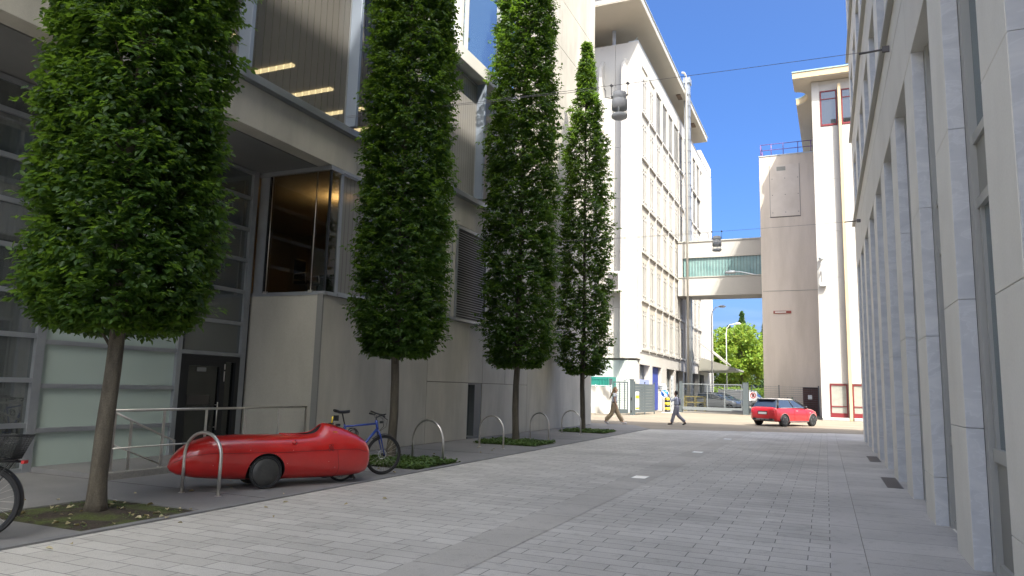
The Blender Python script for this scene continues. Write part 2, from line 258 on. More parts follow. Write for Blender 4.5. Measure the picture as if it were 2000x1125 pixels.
# ------------------------------------------------------------------ helpers
def link(o): scene.collection.objects.link(o); return o
def tag(o, label=None, cat=None, group=None, kind=None):
    if label: o['label'] = label
    if cat: o['category'] = cat
    if group: o['group'] = group
    if kind: o['kind'] = kind
    return o
def thing(name, label, cat, loc=(0, 0, 0), rz=0.0, group=None):
    o = bpy.data.objects.new(name, None); o.empty_display_size = 0.2
    o.location = loc; o.rotation_euler = (0, 0, rz); link(o)
    return tag(o, label, cat, group)
class MB:
    def __init__(s): s.v = []; s.f = []; s.mi = []; s.sm = []
    def add(s, vs, fs, mi=0, smooth=False):
        b = len(s.v); s.v += [tuple(p) for p in vs]
        for f in fs: s.f.append([b + i for i in f]); s.mi.append(mi); s.sm.append(smooth)
        return s
    def box(s, x0, x1, y0, y1, z0, z1, mi=0):
        if x0 > x1: x0, x1 = x1, x0
        if y0 > y1: y0, y1 = y1, y0
        if z0 > z1: z0, z1 = z1, z0
        v = [(x0, y0, z0), (x1, y0, z0), (x1, y1, z0), (x0, y1, z0), (x0, y0, z1), (x1, y0, z1), (x1, y1, z1), (x0, y1, z1)]
        return s.add(v, [(0, 3, 2, 1), (4, 5, 6, 7), (0, 1, 5, 4), (1, 2, 6, 5), (2, 3, 7, 6), (3, 0, 4, 7)], mi)
    def prism(s, poly, axis, a, b, mi=0, smooth=False):
        """poly in the two other axes, extruded along axis from a to b"""
        def P(p, t):
            return {'x': (t, p[0], p[1]), 'y': (p[0], t, p[1]), 'z': (p[0], p[1], t)}[axis]
        n = len(poly); vs = [P(p, a) for p in poly] + [P(p, b) for p in poly]
        fs = [list(range(n))[::-1], [n + i for i in range(n)]]
        s.add(vs, fs, mi)
        base = len(s.v) - 2 * n
        for i in range(n):
            j = (i + 1) % n; s.f.append([base + i, base + j, base + n + j, base + n + i]); s.mi.append(mi); s.sm.append(smooth)
        return s
    def tube(s, pts, r, n=8, mi=0, closed=False, cap=True):
        pts = [Vector(p) for p in pts]; N = len(pts); rings = []
        rr = r if isinstance(r, (list, tuple)) else [r] * N
        up = None
        for i, p in enumerate(pts):
            if closed: t = (pts[(i + 1) % N] - pts[i - 1]).normalized()
            else: t = (pts[min(i + 1, N - 1)] - pts[max(i - 1, 0)]).normalized()
            if up is None:
                a = Vector((0, 0, 1)) if abs(t.z) < 0.9 else Vector((1, 0, 0)); up = (a - t * a.dot(t)).normalized()
            else:
                u2 = up - t * up.dot(t)
                if u2.length > 1e-4: up = u2.normalized()
            w = t.cross(up)
            rings.append([p + (up * math.cos(2 * math.pi * k / n) + w * math.sin(2 * math.pi * k / n)) * rr[i] for k in range(n)])
        vs = [q for rg in rings for q in rg]; fs = []
        M = N if closed else N - 1
        for i in range(M):
            j = (i + 1) % N
            for k in range(n):
                k2 = (k + 1) % n; fs.append((i * n + k, j * n + k, j * n + k2, i * n + k2))
        if cap and not closed: fs.append(tuple(range(n))[::-1] if False else tuple(range(n))); fs.append(tuple((N - 1) * n + k for k in range(n))[::-1])
        return s.add(vs, fs, mi, True)
    def lathe(s, prof, centre=(0, 0, 0), axis='z', n=24, mi=0):
        vs = []; cx, cy, cz = centre
        for r, h in prof:
            for k in range(n):
                a = 2 * math.pi * k / n; c, q = r * math.cos(a), r * math.sin(a)
                vs.append({'z': (cx + c, cy + q, cz + h), 'y': (cx + c, cy + h, cz + q), 'x': (cx + h, cy + c, cz + q)}[axis])
        fs = []
        for i in range(len(prof) - 1):
            for k in range(n):
                k2 = (k + 1) % n; fs.append((i * n + k, i * n + k2, (i + 1) * n + k2, (i + 1) * n + k))
        fs.append(tuple(range(n))[::-1]); fs.append(tuple((len(prof) - 1) * n + k for k in range(n)))
        return s.add(vs, fs, mi, True)
    def quad(s, a, b, c, d, mi=0): return s.add([a, b, c, d], [(0, 1, 2, 3)], mi)
    def build(s, name, mats, parent=None, bevel=0.0, world=True, smooth_angle=True, seg=1):
        if not isinstance(mats, (list, tuple)): mats = [mats]
        me = bpy.data.meshes.new(name)
        off = Vector((0, 0, 0))
        if parent is not None and world:
            q = parent
            while q is not None: off += q.location; q = q.parent
        me.from_pydata([(x - off.x, y - off.y, z - off.z) for x, y, z in s.v], [], s.f)
        for m in mats: me.materials.append(m)
        me.polygons.foreach_set('material_index', s.mi); me.polygons.foreach_set('use_smooth', s.sm)
        me.update()
        bm = bmesh.new(); bm.from_mesh(me); bmesh.ops.recalc_face_normals(bm, faces=bm.faces)
        if bevel > 0:
            es = [e for e in bm.edges if len(e.link_faces) == 2 and e.calc_face_angle(0) > 0.6]
            bmesh.ops.bevel(bm, geom=es, offset=bevel, segments=seg, affect='EDGES', clamp_overlap=True)
        bm.to_mesh(me); bm.free()
        o = bpy.data.objects.new(name, me); link(o)
        if parent is not None: o.parent = parent
        return o
def structure(o): o['kind'] = 'structure'; return o
def smooth_mesh(o, ang=40):
    me = o.data
    me.polygons.foreach_set('use_smooth', [True] * len(me.polygons))
    me.set_sharp_from_angle(angle=R(ang))
def copy_tree(o, parent=None):
    c = o.copy(); link(c); c.parent = parent
    for ch in [k for k in bpy.data.objects if k.parent == o]: copy_tree(ch, c)
    return c
def bake(o):
    """replace a modified object's mesh by its evaluated mesh"""
    dg = bpy.context.evaluated_depsgraph_get(); dg.update()
    me = bpy.data.meshes.new_from_object(o.evaluated_get(dg)); o.modifiers.clear(); o.data = me; return o
def arc(c, r, a0, a1, n, plane='xz'):
    out = []
    for i in range(n + 1):
        a = R(a0 + (a1 - a0) * i / n); p, q = r * math.cos(a), r * math.sin(a)
        out.append({'xz': (c[0] + p, c[1], c[2] + q), 'yz': (c[0], c[1] + p, c[2] + q), 'xy': (c[0] + p, c[1] + q, c[2])}[plane])
    return out

# ================================================================== GROUND
def sheet(name, poly, z, m, thick=0.0):
    mb = MB()
    if thick: mb.prism(poly, 'z', z - thick, z)
    else: mb.add([(x, y, z) for x, y in poly], [tuple(range(len(poly)))])
    return structure(mb.build(name, m))
sheet('ground', [(-500, -300), (500, -300), (500, 800), (-500, 800)], 0.0, m_asph)
sheet('road', [(-7.02, -25), (0.0, -25), (0.0, 34.9), (-7.08, 31.6)], 0.006, m_paver)
sheet('drainage_channel', [(-3.56, -25), (-2.98, -25), (-2.98, 33.45), (-3.56, 33.2)], 0.010, m_strip)
sheet('kerb', [(0.0, -25), (0.32, -25), (0.32, 35.1), (0.0, 34.95)], 0.014, m_kerb, 0.012)
sheet('pavement', [(0.326, -25), (3.2, -25), (3.2, 35.6), (0.326, 35.1)], 0.012, m_slab, 0.010)
# left pavement with openings for the four tree pits
PITS = [(-8.95, -7.17, 5.35, 6.92), (-9.25, -7.22, 12.2, 14.0), (-9.4, -7.45, 18.9, 20.7), (-9.45, -7.62, 26.3, 28.1)]
mbp = MB()
def rect(mb, x0, x1, y0, y1, z):
    mb.add([(x0, y0, z), (x1, y0, z), (x1, y1, z), (x0, y1, z)], [(0, 1, 2, 3)])
yy = -25.0; ZP = 0.022
for (x0, x1, y0, y1) in PITS:
    rect(mbp, -12.4, -7.16, yy, y0, ZP); rect(mbp, -12.4, x0, y0, y1, ZP)
    if x1 < -7.165: rect(mbp, x1, -7.16, y0, y1, ZP)
    yy = y1
    for a, b, c, d in ((x0, x1, y0, y0), (x0, x1, y1, y1), (x0, x0, y0, y1), (x1, x1, y0, y1)):
        mbp.add([(a, c, ZP), (b, d, ZP), (b, d, 0.001), (a, c, 0.001)], [(0, 1, 2, 3)])
mbp.add([(-12.4, yy, ZP), (-7.16, yy, ZP), (-7.16, 31.6, ZP), (-8.5, 34.4, ZP), (-12.4, 34.4, ZP)], [(0, 1, 2, 3, 4)])
structure(mbp.build('pavement', m_mastic))
sheet('kerb', [(-7.16, -25), (-7.02, -25), (-7.08, 31.6), (-7.16, 31.6)], 0.026, mat('kerb_stone', (0.16, 0.16, 0.165), 0.8, (0.2, 0.2, 0.2), 3, 0.1, 80), 0.02)
for i, (x0, x1, y0, y1) in enumerate(PITS):
    mb = MB(); n = 22
    for a in range(n + 1):
        for b in range(n + 1):
            e = min(a, b, n - a, n - b)
            z = 0.004 + (0.018 if e > 0 else 0) * random.uniform(0.3, 1.3) + 0.02 * math.exp(-((a - n / 2) ** 2 + (b - n / 2) ** 2) / 30)
            mb.v.append((x0 + (x1 - x0) * a / n, y0 + (y1 - y0) * b / n, z))
    for a in range(n):
        for b in range(n):
            k = a * (n + 1) + b; mb.f.append([k, k + n + 1, k + n + 2, k + 1]); mb.mi.append(0); mb.sm.append(True)
    structure(mb.build('soil', m_soil))
# fine joints across the dark asphalt of the left pavement
mb = MB()
for y in (8.05, 11.4, 16.2, 22.6, 29.0):
    mb.box(-12.2, -7.17, y, y + 0.012, 0.0225, 0.024)
structure(mb.build('pavement_joint', m_joint))
# flat stone lights let into the channel
for y, lab in ((13.79, 'white square floor light in the paved channel, the nearest one'), (20.5, 'white floor light in the paved channel, the middle one of three'), (27.1, 'small white floor light in the paved channel, the farthest one')):
    mb = MB(); mb.box(-3.40, -3.15, y - 0.2, y + 0.2, 0.004, 0.0145)
    t = thing('floor_light', lab, 'floor light', (-3.27, y, 0), group='white floor lights in the channel')
    mb.build('lens', m_tile, t); mb = MB(); mb.box(-3.415, -3.135, y - 0.215, y + 0.215, 0.003, 0.0125); mb.build('rim', m_galv, t)
for (y, lab) in ((15.9, 'dark slotted floor grate beside the pale pillars, the nearer one'), (21.6, 'dark slotted floor grate beside the pale pillars, the farther one')):
    t = thing('floor_grate', lab, 'grate', (1.0, y, 0), group='floor grates by the pillars')
    mb = MB()
    for k in range(7): mb.box(0.99 + 0.034 * k, 0.99 + 0.034 * k + 0.02, y - 0.92, y + 0.92, 0.008, 0.018)
    mb.build('slats', m_grate, t); mb = MB()
    mb.box(0.97, 1.24, y - 0.95, y + 0.95, 0.0125, 0.0135); mb.build('recess', m_black, t)

# ================================================================== LEFT BUILDING
XF = -10.2; XR = -12.3
lb = thing('office_building', 'long grey concrete office building with corner window and tall glazing behind the clipped trees', 'building', (-10.2, 12.9, 0))
def wall_panels(ys, zs, x, depth, mb, gap=0.007):
    for a, b in zip(ys[:-1], ys[1:]):
        for c, d in zip(zs[:-1], zs[1:]):
            mb.box(x - depth, x, a + gap, b - gap, c + gap, d - gap)
w = MB()
w.box(-10.9, XF, 12.88, 17.55, 0.03, 3.58); w.box(-10.9, XF, 17.565, 20.1, 1.75, 3.58); w.box(-10.9, XF, 17.565, 20.1, 0.03, 1.736)
w.box(-10.9, XF, 20.1, 21.1, 1.75, 3.58); w.box(-10.9, XF, 21.113, 24.95, 0.03, 1.736); w.box(-10.9, XF, 21.113, 22.9, 1.75, 3.58)
w.box(-10.9, XF, 22.915, 24.95, 1.75, 3.58); w.box(-10.9, XF, 24.965, 33.0, 0.03, 3.58)
w.box(-10.9, XF, 21.15, 23.2, 3.594, 6.56); w.box(-10.9, XF, 21.15, 23.2, 6.575, 7.45)
w.box(-10.9, XF, 17.5, 18.98, 3.594, 6.56)
for a, b in ((23.213, 28.1), (28.113, 33.0)):
    for c, d in ((3.594, 7.5), (7.514, 11.9), (11.914, 16.5), (16.514, 18.8), (18.814, 21.4), (21.414, 24.0)):
        w.box(-10.9, XF, a, b, c, d)
w.build('wall', m_conc, lb, bevel=0.006)
w = MB(); w.box(-24, -10.75, 13.6, 32.98, 0, 3.55); w.box(-24, -10.75, 23.6, 32.98, 3.55, 23.98); w.box(-24, -20.5, -7, 33, 0, 17)
w.box(-24, -12.5, -7.2, -7, 0, 17)
w.build('core', m_joint, lb)
w = MB(); w.box(-24, -10.3, 32.99, 33.02, 0, 24.02); w.build('end_wall', m_conc, lb)
# the pier of the return wall and the grey corner strip
w = MB(); w.box(XR, -10.36, 12.85, 12.95, 0.03, 3.58); w.build('return_wall', m_conc_dk, lb, bevel=0.004)
w = MB(); w.box(-10.35, XF + 0.003, 12.83, 12.875, 0.03, 3.6); w.build('corner_post', mat('dark_metal_strip', (0.20, 0.20, 0.19), 0.6), lb)
# band over the ground storeys and the soffit
w = MB()
for a, b in zip((-7, 0.6, 5.0, 9.4, 13.8, 18.2, 23.2), (0.587, 4.987, 9.387, 13.787, 18.187, 23.187, 23.2)):
    if b - a > 0.1: w.box(-10.6, XF + 0.001, a, b, 6.575, 7.42)
w.build('band', m_conc, lb, bevel=0.005)
w = MB(); w.box(-14.5, -10.62, -7, 13.1, 6.56, 6.62); w.build('soffit', m_soffit, lb)
w = MB(); w.box(-10.7, XF + 0.14, -7, 23.2, 7.44, 7.60); w.box(-10.7, XF + 0.06, -7, 23.2, 7.425, 7.44); w.build('sill_gutter', m_alu, lb, bevel=0.01)
# ---- glazed storey above the band
for k in range(-5, 5):
    y0 = 9.9 + 3.42 * k; y1 = y0 + 3.42
    if y0 > 22.5: break
    y1 = min(y1, 23.15)
    t = MB()
    t.box(XF - 0.09, XF - 0.02, y0 + 0.02, y0 + 0.07, 7.6, 11.5); t.box(XF - 0.09, XF - 0.02, y1 - 0.07, y1 - 0.02, 7.6, 11.5)
    t.box(XF - 0.09, XF - 0.02, y0 + 0.07, y1 - 0.07, 7.6, 7.66); t.box(XF - 0.09, XF - 0.02, y0 + 0.07, y1 - 0.07, 11.44, 11.5)
    wf = t.build('window', m_alu, lb)
    t = MB(); t.box(XF - 0.06, XF - 0.045, y0 + 0.07, y1 - 0.07, 7.66, 11.44); t.build('pane', m_glass_b if y1 < 17 else m_glass_blind, wf)
    t = MB(); t.box(XF - 0.02, XF + 0.27, y0 - 0.05, y0 + 0.05, 7.61, 11.5); t.build('fin', m_fin, lb, bevel=0.008)
w = MB(); w.box(-10.7, XF + 0.32, -7, 23.2, 11.56, 12.02); w.box(-10.7, XF + 0.2, -7, 23.2, 12.02, 12.1); w.build('cornice', m_whiteband, lb, bevel=0.012)
# top storeys: big sky-reflecting panes in white frames
for k in range(-5, 4):
    y0 = 11.7 + 3.42 * k; y1 = min(y0 + 3.42, 23.15)
    if y0 > 22: break
    t = MB(); t.box(XF - 0.1, XF + 0.16, y0 - 0.09, y0 + 0.09, 12.1, 17); t.box(XF - 0.1, XF + 0.02, y0 + 0.62, y0 + 0.7, 12.1, 17)
    t.box(XF - 0.1, XF + 0.05, y0 + 0.09, y0 + 0.62, 12.1, 12.18); t.box(XF - 0.1, XF + 0.05, y0 + 0.7, y1 - 0.09, 12.1, 12.18)
    t.box(XF - 0.1, XF + 0.05, y0 + 0.7, y1 - 0.09, 15.3, 15.42)
    wf = t.build('window', m_whiteband, lb)
    t = MB(); t.box(XF - 0.05, XF - 0.04, y0 + 0.09, y1 - 0.09, 12.18, 17.0); t.build('pane', m_glass_sky, wf)
w = MB(); w.box(-24, XF + 0.2, -7, 23.2, 17.0, 17.5); w.build('parapet', m_whiteband, lb, bevel=0.01)
# interiors
w = MB(); w.box(-20.4, -10.4, -17.9, 23.1, 11.1, 11.5); w.build('ceiling', m_room2, lb)
w = MB(); w.box(-20.4, -10.4, -17.9, 23.1, 7.3, 7.55); w.box(-20.4, -20.3, -17.9, 23.1, 7.55, 11.1); w.box(-20.4, -10.4, 23.1, 23.18, 7.55, 11.1); w.box(-20.4, -10.42, 12.15, 12.45, 11.52, 16.9)
w.box(-20.4, -20.3, -17.9, 23.1, 11.5, 16.9); w.box(-20.4, -10.4, 22.9, 23.18, 11.6, 16.9)
w.build('interior', m_dark, lb)
for i, y in enumerate([2.2, 4.1, 6.0, 7.9, 10.2, 12.1, 14.0, 16.0, 17.85, 19.6, 21.3]):
    w = MB(); w.box(-16.5, -14.35, y - 0.07, y + 0.07, 11.02, 11.09); w.build('ceiling_light', m_lamp, lb)
# ---- first-floor windows of the front wall (z 3.6 - 6.56)
def framed(parent, y0, y1, z0, z1, x, mf, mp, bar=0.06, dep=0.09, vs=(), hs_=(), name='window'):
    t = MB(); t.box(x - dep, x, y0, y0 + bar, z0, z1); t.box(x - dep, x, y1 - bar, y1, z0, z1)
    t.box(x - dep, x, y0 + bar, y1 - bar, z0, z0 + bar); t.box(x - dep, x, y0 + bar, y1 - bar, z1 - bar, z1)
    for v in vs: t.box(x - dep, x - 0.003, v - bar / 2, v + bar / 2, z0 + bar, z1 - bar)
    for h in hs_: t.box(x - dep, x - 0.006, y0 + bar, y1 - bar, h - bar / 2, h + bar / 2)
    f = t.build(name, mf, parent)
    t = MB(); t.box(x - dep * 0.6, x - dep * 0.45, y0 + bar, y1 - bar, z0 + bar, z1 - bar); t.build('pane', mp, f)
    return f
framed(lb, 13.30, 15.6, 3.66, 6.5, XF, m_alu, m_glass_blind, bar=0.04)
framed(lb, 15.6, 17.5, 3.66, 6.5, XF, m_alu, m_glass_blind, bar=0.04)
framed(lb, 18.72, 19.02, 3.66, 6.5, XF + 0.02, m_alu, mat('white_blind', (0.75, 0.75, 0.72), 0.7), bar=0.03)
w = MB(); w.box(-10.5, XF + 0.03, 19.02, 19.1, 3.68, 6.55); w.box(-10.5, XF + 0.03, 21.08, 21.15, 3.68, 6.55); w.box(-10.5, XF + 0.03, 19.1, 21.08, 6.45, 6.55); w.box(-10.5, XF + 0.05, 18.7, 21.2, 3.6, 3.68)
lv = w.build('louvre', m_alu, lb)
w = MB()
for k in range(36):
    z = 3.72 + k * 0.076; w.add([(XF - 0.06, 19.1, z), (XF + 0.0, 19.1, z - 0.035), (XF + 0.0, 21.08, z - 0.035), (XF - 0.06, 21.08, z),
                                 (XF - 0.06, 19.1, z + 0.012), (XF + 0.0, 19.1, z - 0.023), (XF + 0.0, 21.08, z - 0.023), (XF - 0.06, 21.08, z + 0.012)],
                                [(0, 1, 2, 3), (4, 5, 6, 7), (1, 2, 6, 5), (0, 3, 7, 4)])
w.build('slats', m_alu, lv); w = MB(); w.box(-10.6, XF - 0.1, 19.1, 21.08, 3.7, 6.5); w.build('back', m_black, lv)
w = MB(); w.box(-10.62, XF + 0.05, 13.3, 18.7, 3.585, 3.655); w.box(-10.6, XF + 0.02, 13.3, 18.7, 6.5, 6.573); w.build('window_sill', m_alu, lb)
# small low window with dark reveal
t = MB(); t.box(-10.75, XF - 0.02, 20.1, 20.16, 0.03, 1.74); t.box(-10.75, XF - 0.02, 20.62, 20.7, 0.1, 1.69); t.box(-10.75, XF - 0.02, 20.7, 21.1, 0.1, 1.69); t.box(-10.75, XF - 0.02, 20.16, 21.1, 1.69, 1.74)
t.box(-10.75, XF + 0.02, 20.14, 21.1, 0.03, 0.1)
sw = t.build('window', mat('reveal_grey', (0.10, 0.11, 0.115), 0.5), lb); t = MB(); t.box(-10.42, -10.4, 20.16, 20.62, 0.1, 1.69); t.build('pane', glass('low_window', (0.5, 0.6, 0.55), 0.35, (0.25, 0.3, 0.27), 0.35), sw)
# ---- corner room: glass on two sides, desk chair, desk and plant inside
t = MB(); t.box(XR, XF + 0.02, 12.84, 12.95, 3.58, 3.66); t.box(XR, XF + 0.02, 12.84, 12.95, 6.46, 6.56); t.box(XF - 0.09, XF + 0.03, 12.95, 13.30, 3.66 - 0.08, 3.66)
t.box(XF - 0.09, XF + 0.02, 12.95, 13.30, 6.46, 6.56); t.box(XR + 0.02, XR + 0.3, 12.88, 12.93, 3.66, 6.46)
t.box(XF - 0.06, XF - 0.0, 13.25, 13.30, 3.66, 6.46)
cw = t.build('corner_window', m_alu, lb); t = MB(); t.box(XF - 0.05, XF - 0.005, 12.87, 12.92, 3.66, 6.46); t.build('seal', m_black, cw); t = MB(); t.box(XR + 0.3, XR + 0.34, 12.885, 12.925, 3.66, 6.46); t.build('seal', m_black, cw)
t = MB(); t.box(XR + 0.34, XF - 0.05, 12.895, 12.91, 3.66, 6.46); t.box(XF - 0.045, XF - 0.03, 12.92, 13.25, 3.66, 6.46); t.build('pane', glass('corner_glass', (0.62, 0.62, 0.6), 0.03), cw)
t = MB()
for x in (XR + 0.42, XF - 0.38):
    t.tube([(x, 12.86, 3.68), (x, 12.86, 6.44)], 0.012, 6); t.box(x - 0.05, x + 0.05, 12.83, 12.89, 3.63, 3.69)
t.build('cable', m_steel, cw)
t = MB(); t.box(-16.5, -10.3, 12.98, 18.9, 3.5, 3.56); t.box(-16.5, -10.3, 12.98, 18.9, 6.48, 6.54)
t.box(-16.5, -16.4, 12.98, 18.9, 3.56, 6.48); t.box(-16.4, -10.3, 18.8, 18.9, 3.56, 6.48)
t.build('interior', mat('office_room', (0.46, 0.39, 0.28), 0.9, (0.50, 0.43, 0.31), 0.8), lb)
ul = thing('floor_lamp', 'slim uplighter lamp glowing warm against the ceiling behind the corner window', 'lamp', (-11.45, 15.1, 3.56))
t = MB(); t.tube([(-11.45, 15.1, 3.56), (-11.45, 15.1, 5.85)], 0.015, 8); t.lathe([(0.14, 3.56), (0.14, 3.59), (0.02, 3.6)], (-11.45, 15.1, 0), 'z', 16); t.build('stand', m_black, ul)
t = MB(); t.lathe([(0.03, 5.82), (0.17, 5.98), (0.18, 6.0), (0.165, 5.99), (0.03, 5.85)], (-11.45, 15.1, 0), 'z', 20); t.build('bowl', m_black, ul)
t = MB(); t.lathe([(0.02, 5.90), (0.13, 5.965)], (-11.45, 15.1, 0), 'z', 20); t.build('bulb', m_warm, ul)
t = MB(); t.box(-11.75, -10.5, 14.5, 15.3, 4.28, 4.33); t.box(-11.75, -11.7, 14.5, 15.3, 3.56, 4.28); t.box(-10.6, -10.55, 14.5, 15.3, 3.56, 4.28)
t.build('table_top', m_black, thing('desk', 'dark office desk standing behind the corner window glass', 'desk', (-11.1, 14.9, 3.56)))
t = MB(); t.box(-11.3, -10.8, 14.85, 14.9, 4.36, 4.72); t.build('screen', mat('blue_screen', (0.01, 0.02, 0.08), 0.4), thing('monitor', 'dark blue-tinted monitor on the desk behind the corner window', 'monitor', (-11.05, 14.9, 4.33)))
ch = thing('office_chair', 'dark swivel chair with chrome arms seen through the corner window', 'chair', (-11.55, 13.9, 3.56))
t = MB(); t.box(-11.8, -11.3, 13.65, 14.1, 3.98, 4.06); t.build('seat', m_black, ch, bevel=0.03)
t = MB(); t.box(-11.82, -11.76, 13.68, 14.08, 4.12, 4.62); t.build('backrest', m_black, ch, bevel=0.025)
t = MB()
for s in (13.62, 14.13): t.tube([(-11.75, s, 4.0), (-11.74, s, 4.22), (-11.4, s, 4.24), (-11.36, s, 4.0)], 0.014, 6)
t.build('armrest', m_steel, ch)
t = MB(); t.tube([(-11.55, 13.88, 3.6), (-11.55, 13.88, 3.98)], 0.025, 8)
for k in range(5):
    a = 2 * math.pi * k / 5; t.tube([(-11.55, 13.88, 3.64), (-11.55 + 0.28 * math.cos(a), 13.88 + 0.28 * math.sin(a), 3.59)], 0.016, 6)
t.build('base', m_steel, ch)
# ---- tall glazed recess (X = -12.3), mullions and rails
YM = [-6.6, -3.7, -0.8, 2.1, 5.0, 7.95, 10.86, 12.62]
ZR = [0.05, 0.70, 1.45, 2.2, 2.92, 3.66, 4.4, 5.13, 5.88, 6.5]
t = MB()
for y in YM: t.box(XR - 0.1, XR + 0.06, y, y + (0.15 if abs(y - 7.95) < 0.01 or abs(y - 12.62) < .01 else 0.11), 0.0, 6.56)
t.build('mullion', m_alu, lb)
t = MB()
for a, b in zip(YM[:-1], YM[1:]):
    for z in ZR:
        if abs(a - 10.86) < 0.01 and z < 2: continue
        off = 0.09 if b < 8 and 0.6 < z < 6.4 else 0.0
        t.box(XR - 0.08, XR + 0.045, a + 0.11, b, z - 0.04 + off, z + 0.04 + off)
t.build('transom', m_alu, lb)
for a, b in zip(YM[:-1], YM[1:]):
    for c, d in zip(ZR[:-1], ZR[1:]):
        if b < -4: continue
        if abs(a - 10.86) < 0.01 and c < 2.1: continue
        mp_ = m_glass
        if abs(a - 7.95) < 0.01: mp_ = m_frost if d < 5.2 else m_glass
        off = 0.09 if b < 8 else 0
        q = MB(); q.box(XR - 0.03, XR - 0.018, a + 0.11, b, c + 0.04 + (off if c > .6 else 0), d - 0.04 + (off if d < 6.4 else 0)); q.build('glass_panel', mp_, lb)
t = MB(); t.box(XR - 0.02, XR + 0.01, 8.1, 10.86, -0.02, 0.05); t.build('plinth', m_alu, lb)
t = MB(); t.box(-20.3, -20.2, -17.9, 12.9, 0, 6.5); t.box(-20.2, XR - 0.15, 12.75, 12.84, 0, 6.5); t.box(-20.2, XR - 0.15, -17.9, 12.75, -0.02, 0.03); t.box(-20.2, XR - 0.5, -17.9, 12.75, 3.4, 3.62)
t.box(-20.2, -12.6, 7.9, 8.0, 0.03, 3.4); t.box(-20.2, -12.6, 10.9, 11.0, 3.7, 6.4)
t.build('interior', m_dark, lb)
t = MB()                                      # curtains behind the clear panes
for k in range(60):
    y = 4.2 + k * 0.06; t.add([(XR - 0.3 - 0.03 * (k % 2), y, 0.1), (XR - 0.3 - 0.03 * ((k + 1) % 2), y + 0.06, 0.1), (XR - 0.3 - 0.03 * ((k + 1) % 2), y + 0.06, 6.4), (XR - 0.3 - 0.03 * (k % 2), y, 6.4)], [(0, 1, 2, 3)])
t.build('curtain', mat('grey_curtain', (0.22, 0.21, 0.19), 0.9), lb)
# railing of an inner balcony seen through the left panes
t = MB()
for k in range(40): t.box(XR - 0.42, XR - 0.41, 5.0 + k * 0.075, 5.015 + k * 0.075, 4.5, 5.1)
t.build('inner_railing', m_alu, lb)
# door
dr = MB(); dr.box(XR - 0.09, XR + 0.05, 10.98, 11.10, 0.03, 2.15); dr.box(XR - 0.09, XR + 0.05, 12.50, 12.62, 0.03, 2.15); dr.box(XR - 0.09, XR + 0.05, 11.10, 12.50, 2.03, 2.15)
dr.box(XR - 0.07, XR + 0.035, 12.08, 12.22, 0.03, 2.03); dr.box(XR - 0.07, XR + 0.035, 11.10, 12.08, 0.03, 0.2); dr.box(XR - 0.07, XR + 0.035, 11.10, 11.2, 0.2, 2.03); dr.box(XR - 0.07, XR + 0.035, 11.2, 12.08, 1.92, 2.03)
door = dr.build('door', m_black, lb)
q = MB(); q.box(XR - 0.03, XR - 0.018, 11.2, 12.08, 0.2, 1.92); q.box(XR - 0.03, XR - 0.018, 12.22, 12.5, 0.03, 2.03); q.build('pane', glass('door_glass', (0.45, 0.45, 0.42), 0.06), door)
q = MB(); q.tube([(XR + 0.10, 12.0, 0.55), (XR + 0.10, 12.0, 1.15)], 0.014, 8); q.box(XR + 0.03, XR + 0.1, 11.99, 12.01, 0.6, 0.62); q.box(XR + 0.03, XR + 0.1, 11.99, 12.01, 1.08, 1.1)
q.build('handle', m_steel, door); q = MB()
q.tube([(XR + 0.07, 12.16, 1.6), (XR + 0.07, 12.16, 1.82)], 0.012, 6); q.tube([(XR + 0.07, 12.16, 1.86), (XR + 0.07, 12.16, 1.98)], 0.012, 6)
q.build('hinge', m_steel, door)
q = MB(); q.box(XR + 0.0, XR + 0.008, 11.45, 11.7, 1.80, 1.89); q.build('notice', mat('notice_paper', (0.22, 0.22, 0.21), 0.6), door)
q = MB(); q.box(XR - 0.028 + 0.02, XR + 0.004, 11.25, 11.85, 1.1, 1.3); q.build('letter_plate', mat('brown_plate', (0.05, 0.045, 0.04), 0.6), door)
# low concrete landing and the handrail in front of it
ld = MB(); ld.box(XR + 0.02, -10.38, 8.1, 12.83, 0.0, 0.10); ld.build('landing', m_mastic, lb)
ld = MB(); ld.box(-10.5, -10.36, 8.06, 12.82, 0.0, 0.135); ld.build('landing_kerb', m_conc_kerb, lb, bevel=0.01)
hr_ = thing('handrail', 'brushed steel handrail along the ramp in front of the black door', 'handrail', (-10.43, 8.16, 0.13))
q = MB(); q.tube([(-10.43, 8.14, 1.1), (-10.43, 12.8, 1.1)], 0.022, 8); q.build('top_rail', m_steel, hr_)
q = MB(); q.tube([(-10.43, 8.16, 0.5), (-10.43, 12.78, 0.5)], 0.014, 8); q.build('lower_rail', m_steel, hr_)
for y in (8.16, 9.1, 10.02, 10.98, 11.93, 12.78):
    q = MB(); q.box(-10.437, -10.423, y - 0.025, y + 0.025, 0.12, 1.09); q.box(-10.46, -10.4, y - 0.04, y + 0.04, 0.13, 0.145); q.build('post', m_steel, hr_)
q = MB(); q.tube([(-10.62, 8.3, 1.06), (-10.62, 9.32, 0.62), (-10.62, 9.52, 0.55), (-10.62, 9.54, 0.15)], 0.018, 8); q.tube([(-10.62, 8.3, 0.55), (-10.62, 9.3, 0.14)], 0.013, 8)
q.build('sloping_rail', m_steel, hr_)
q = MB(); q.box(-10.627, -10.613, 8.6, 8.65, 0.1, 0.93); q.build('post', m_steel, hr_)

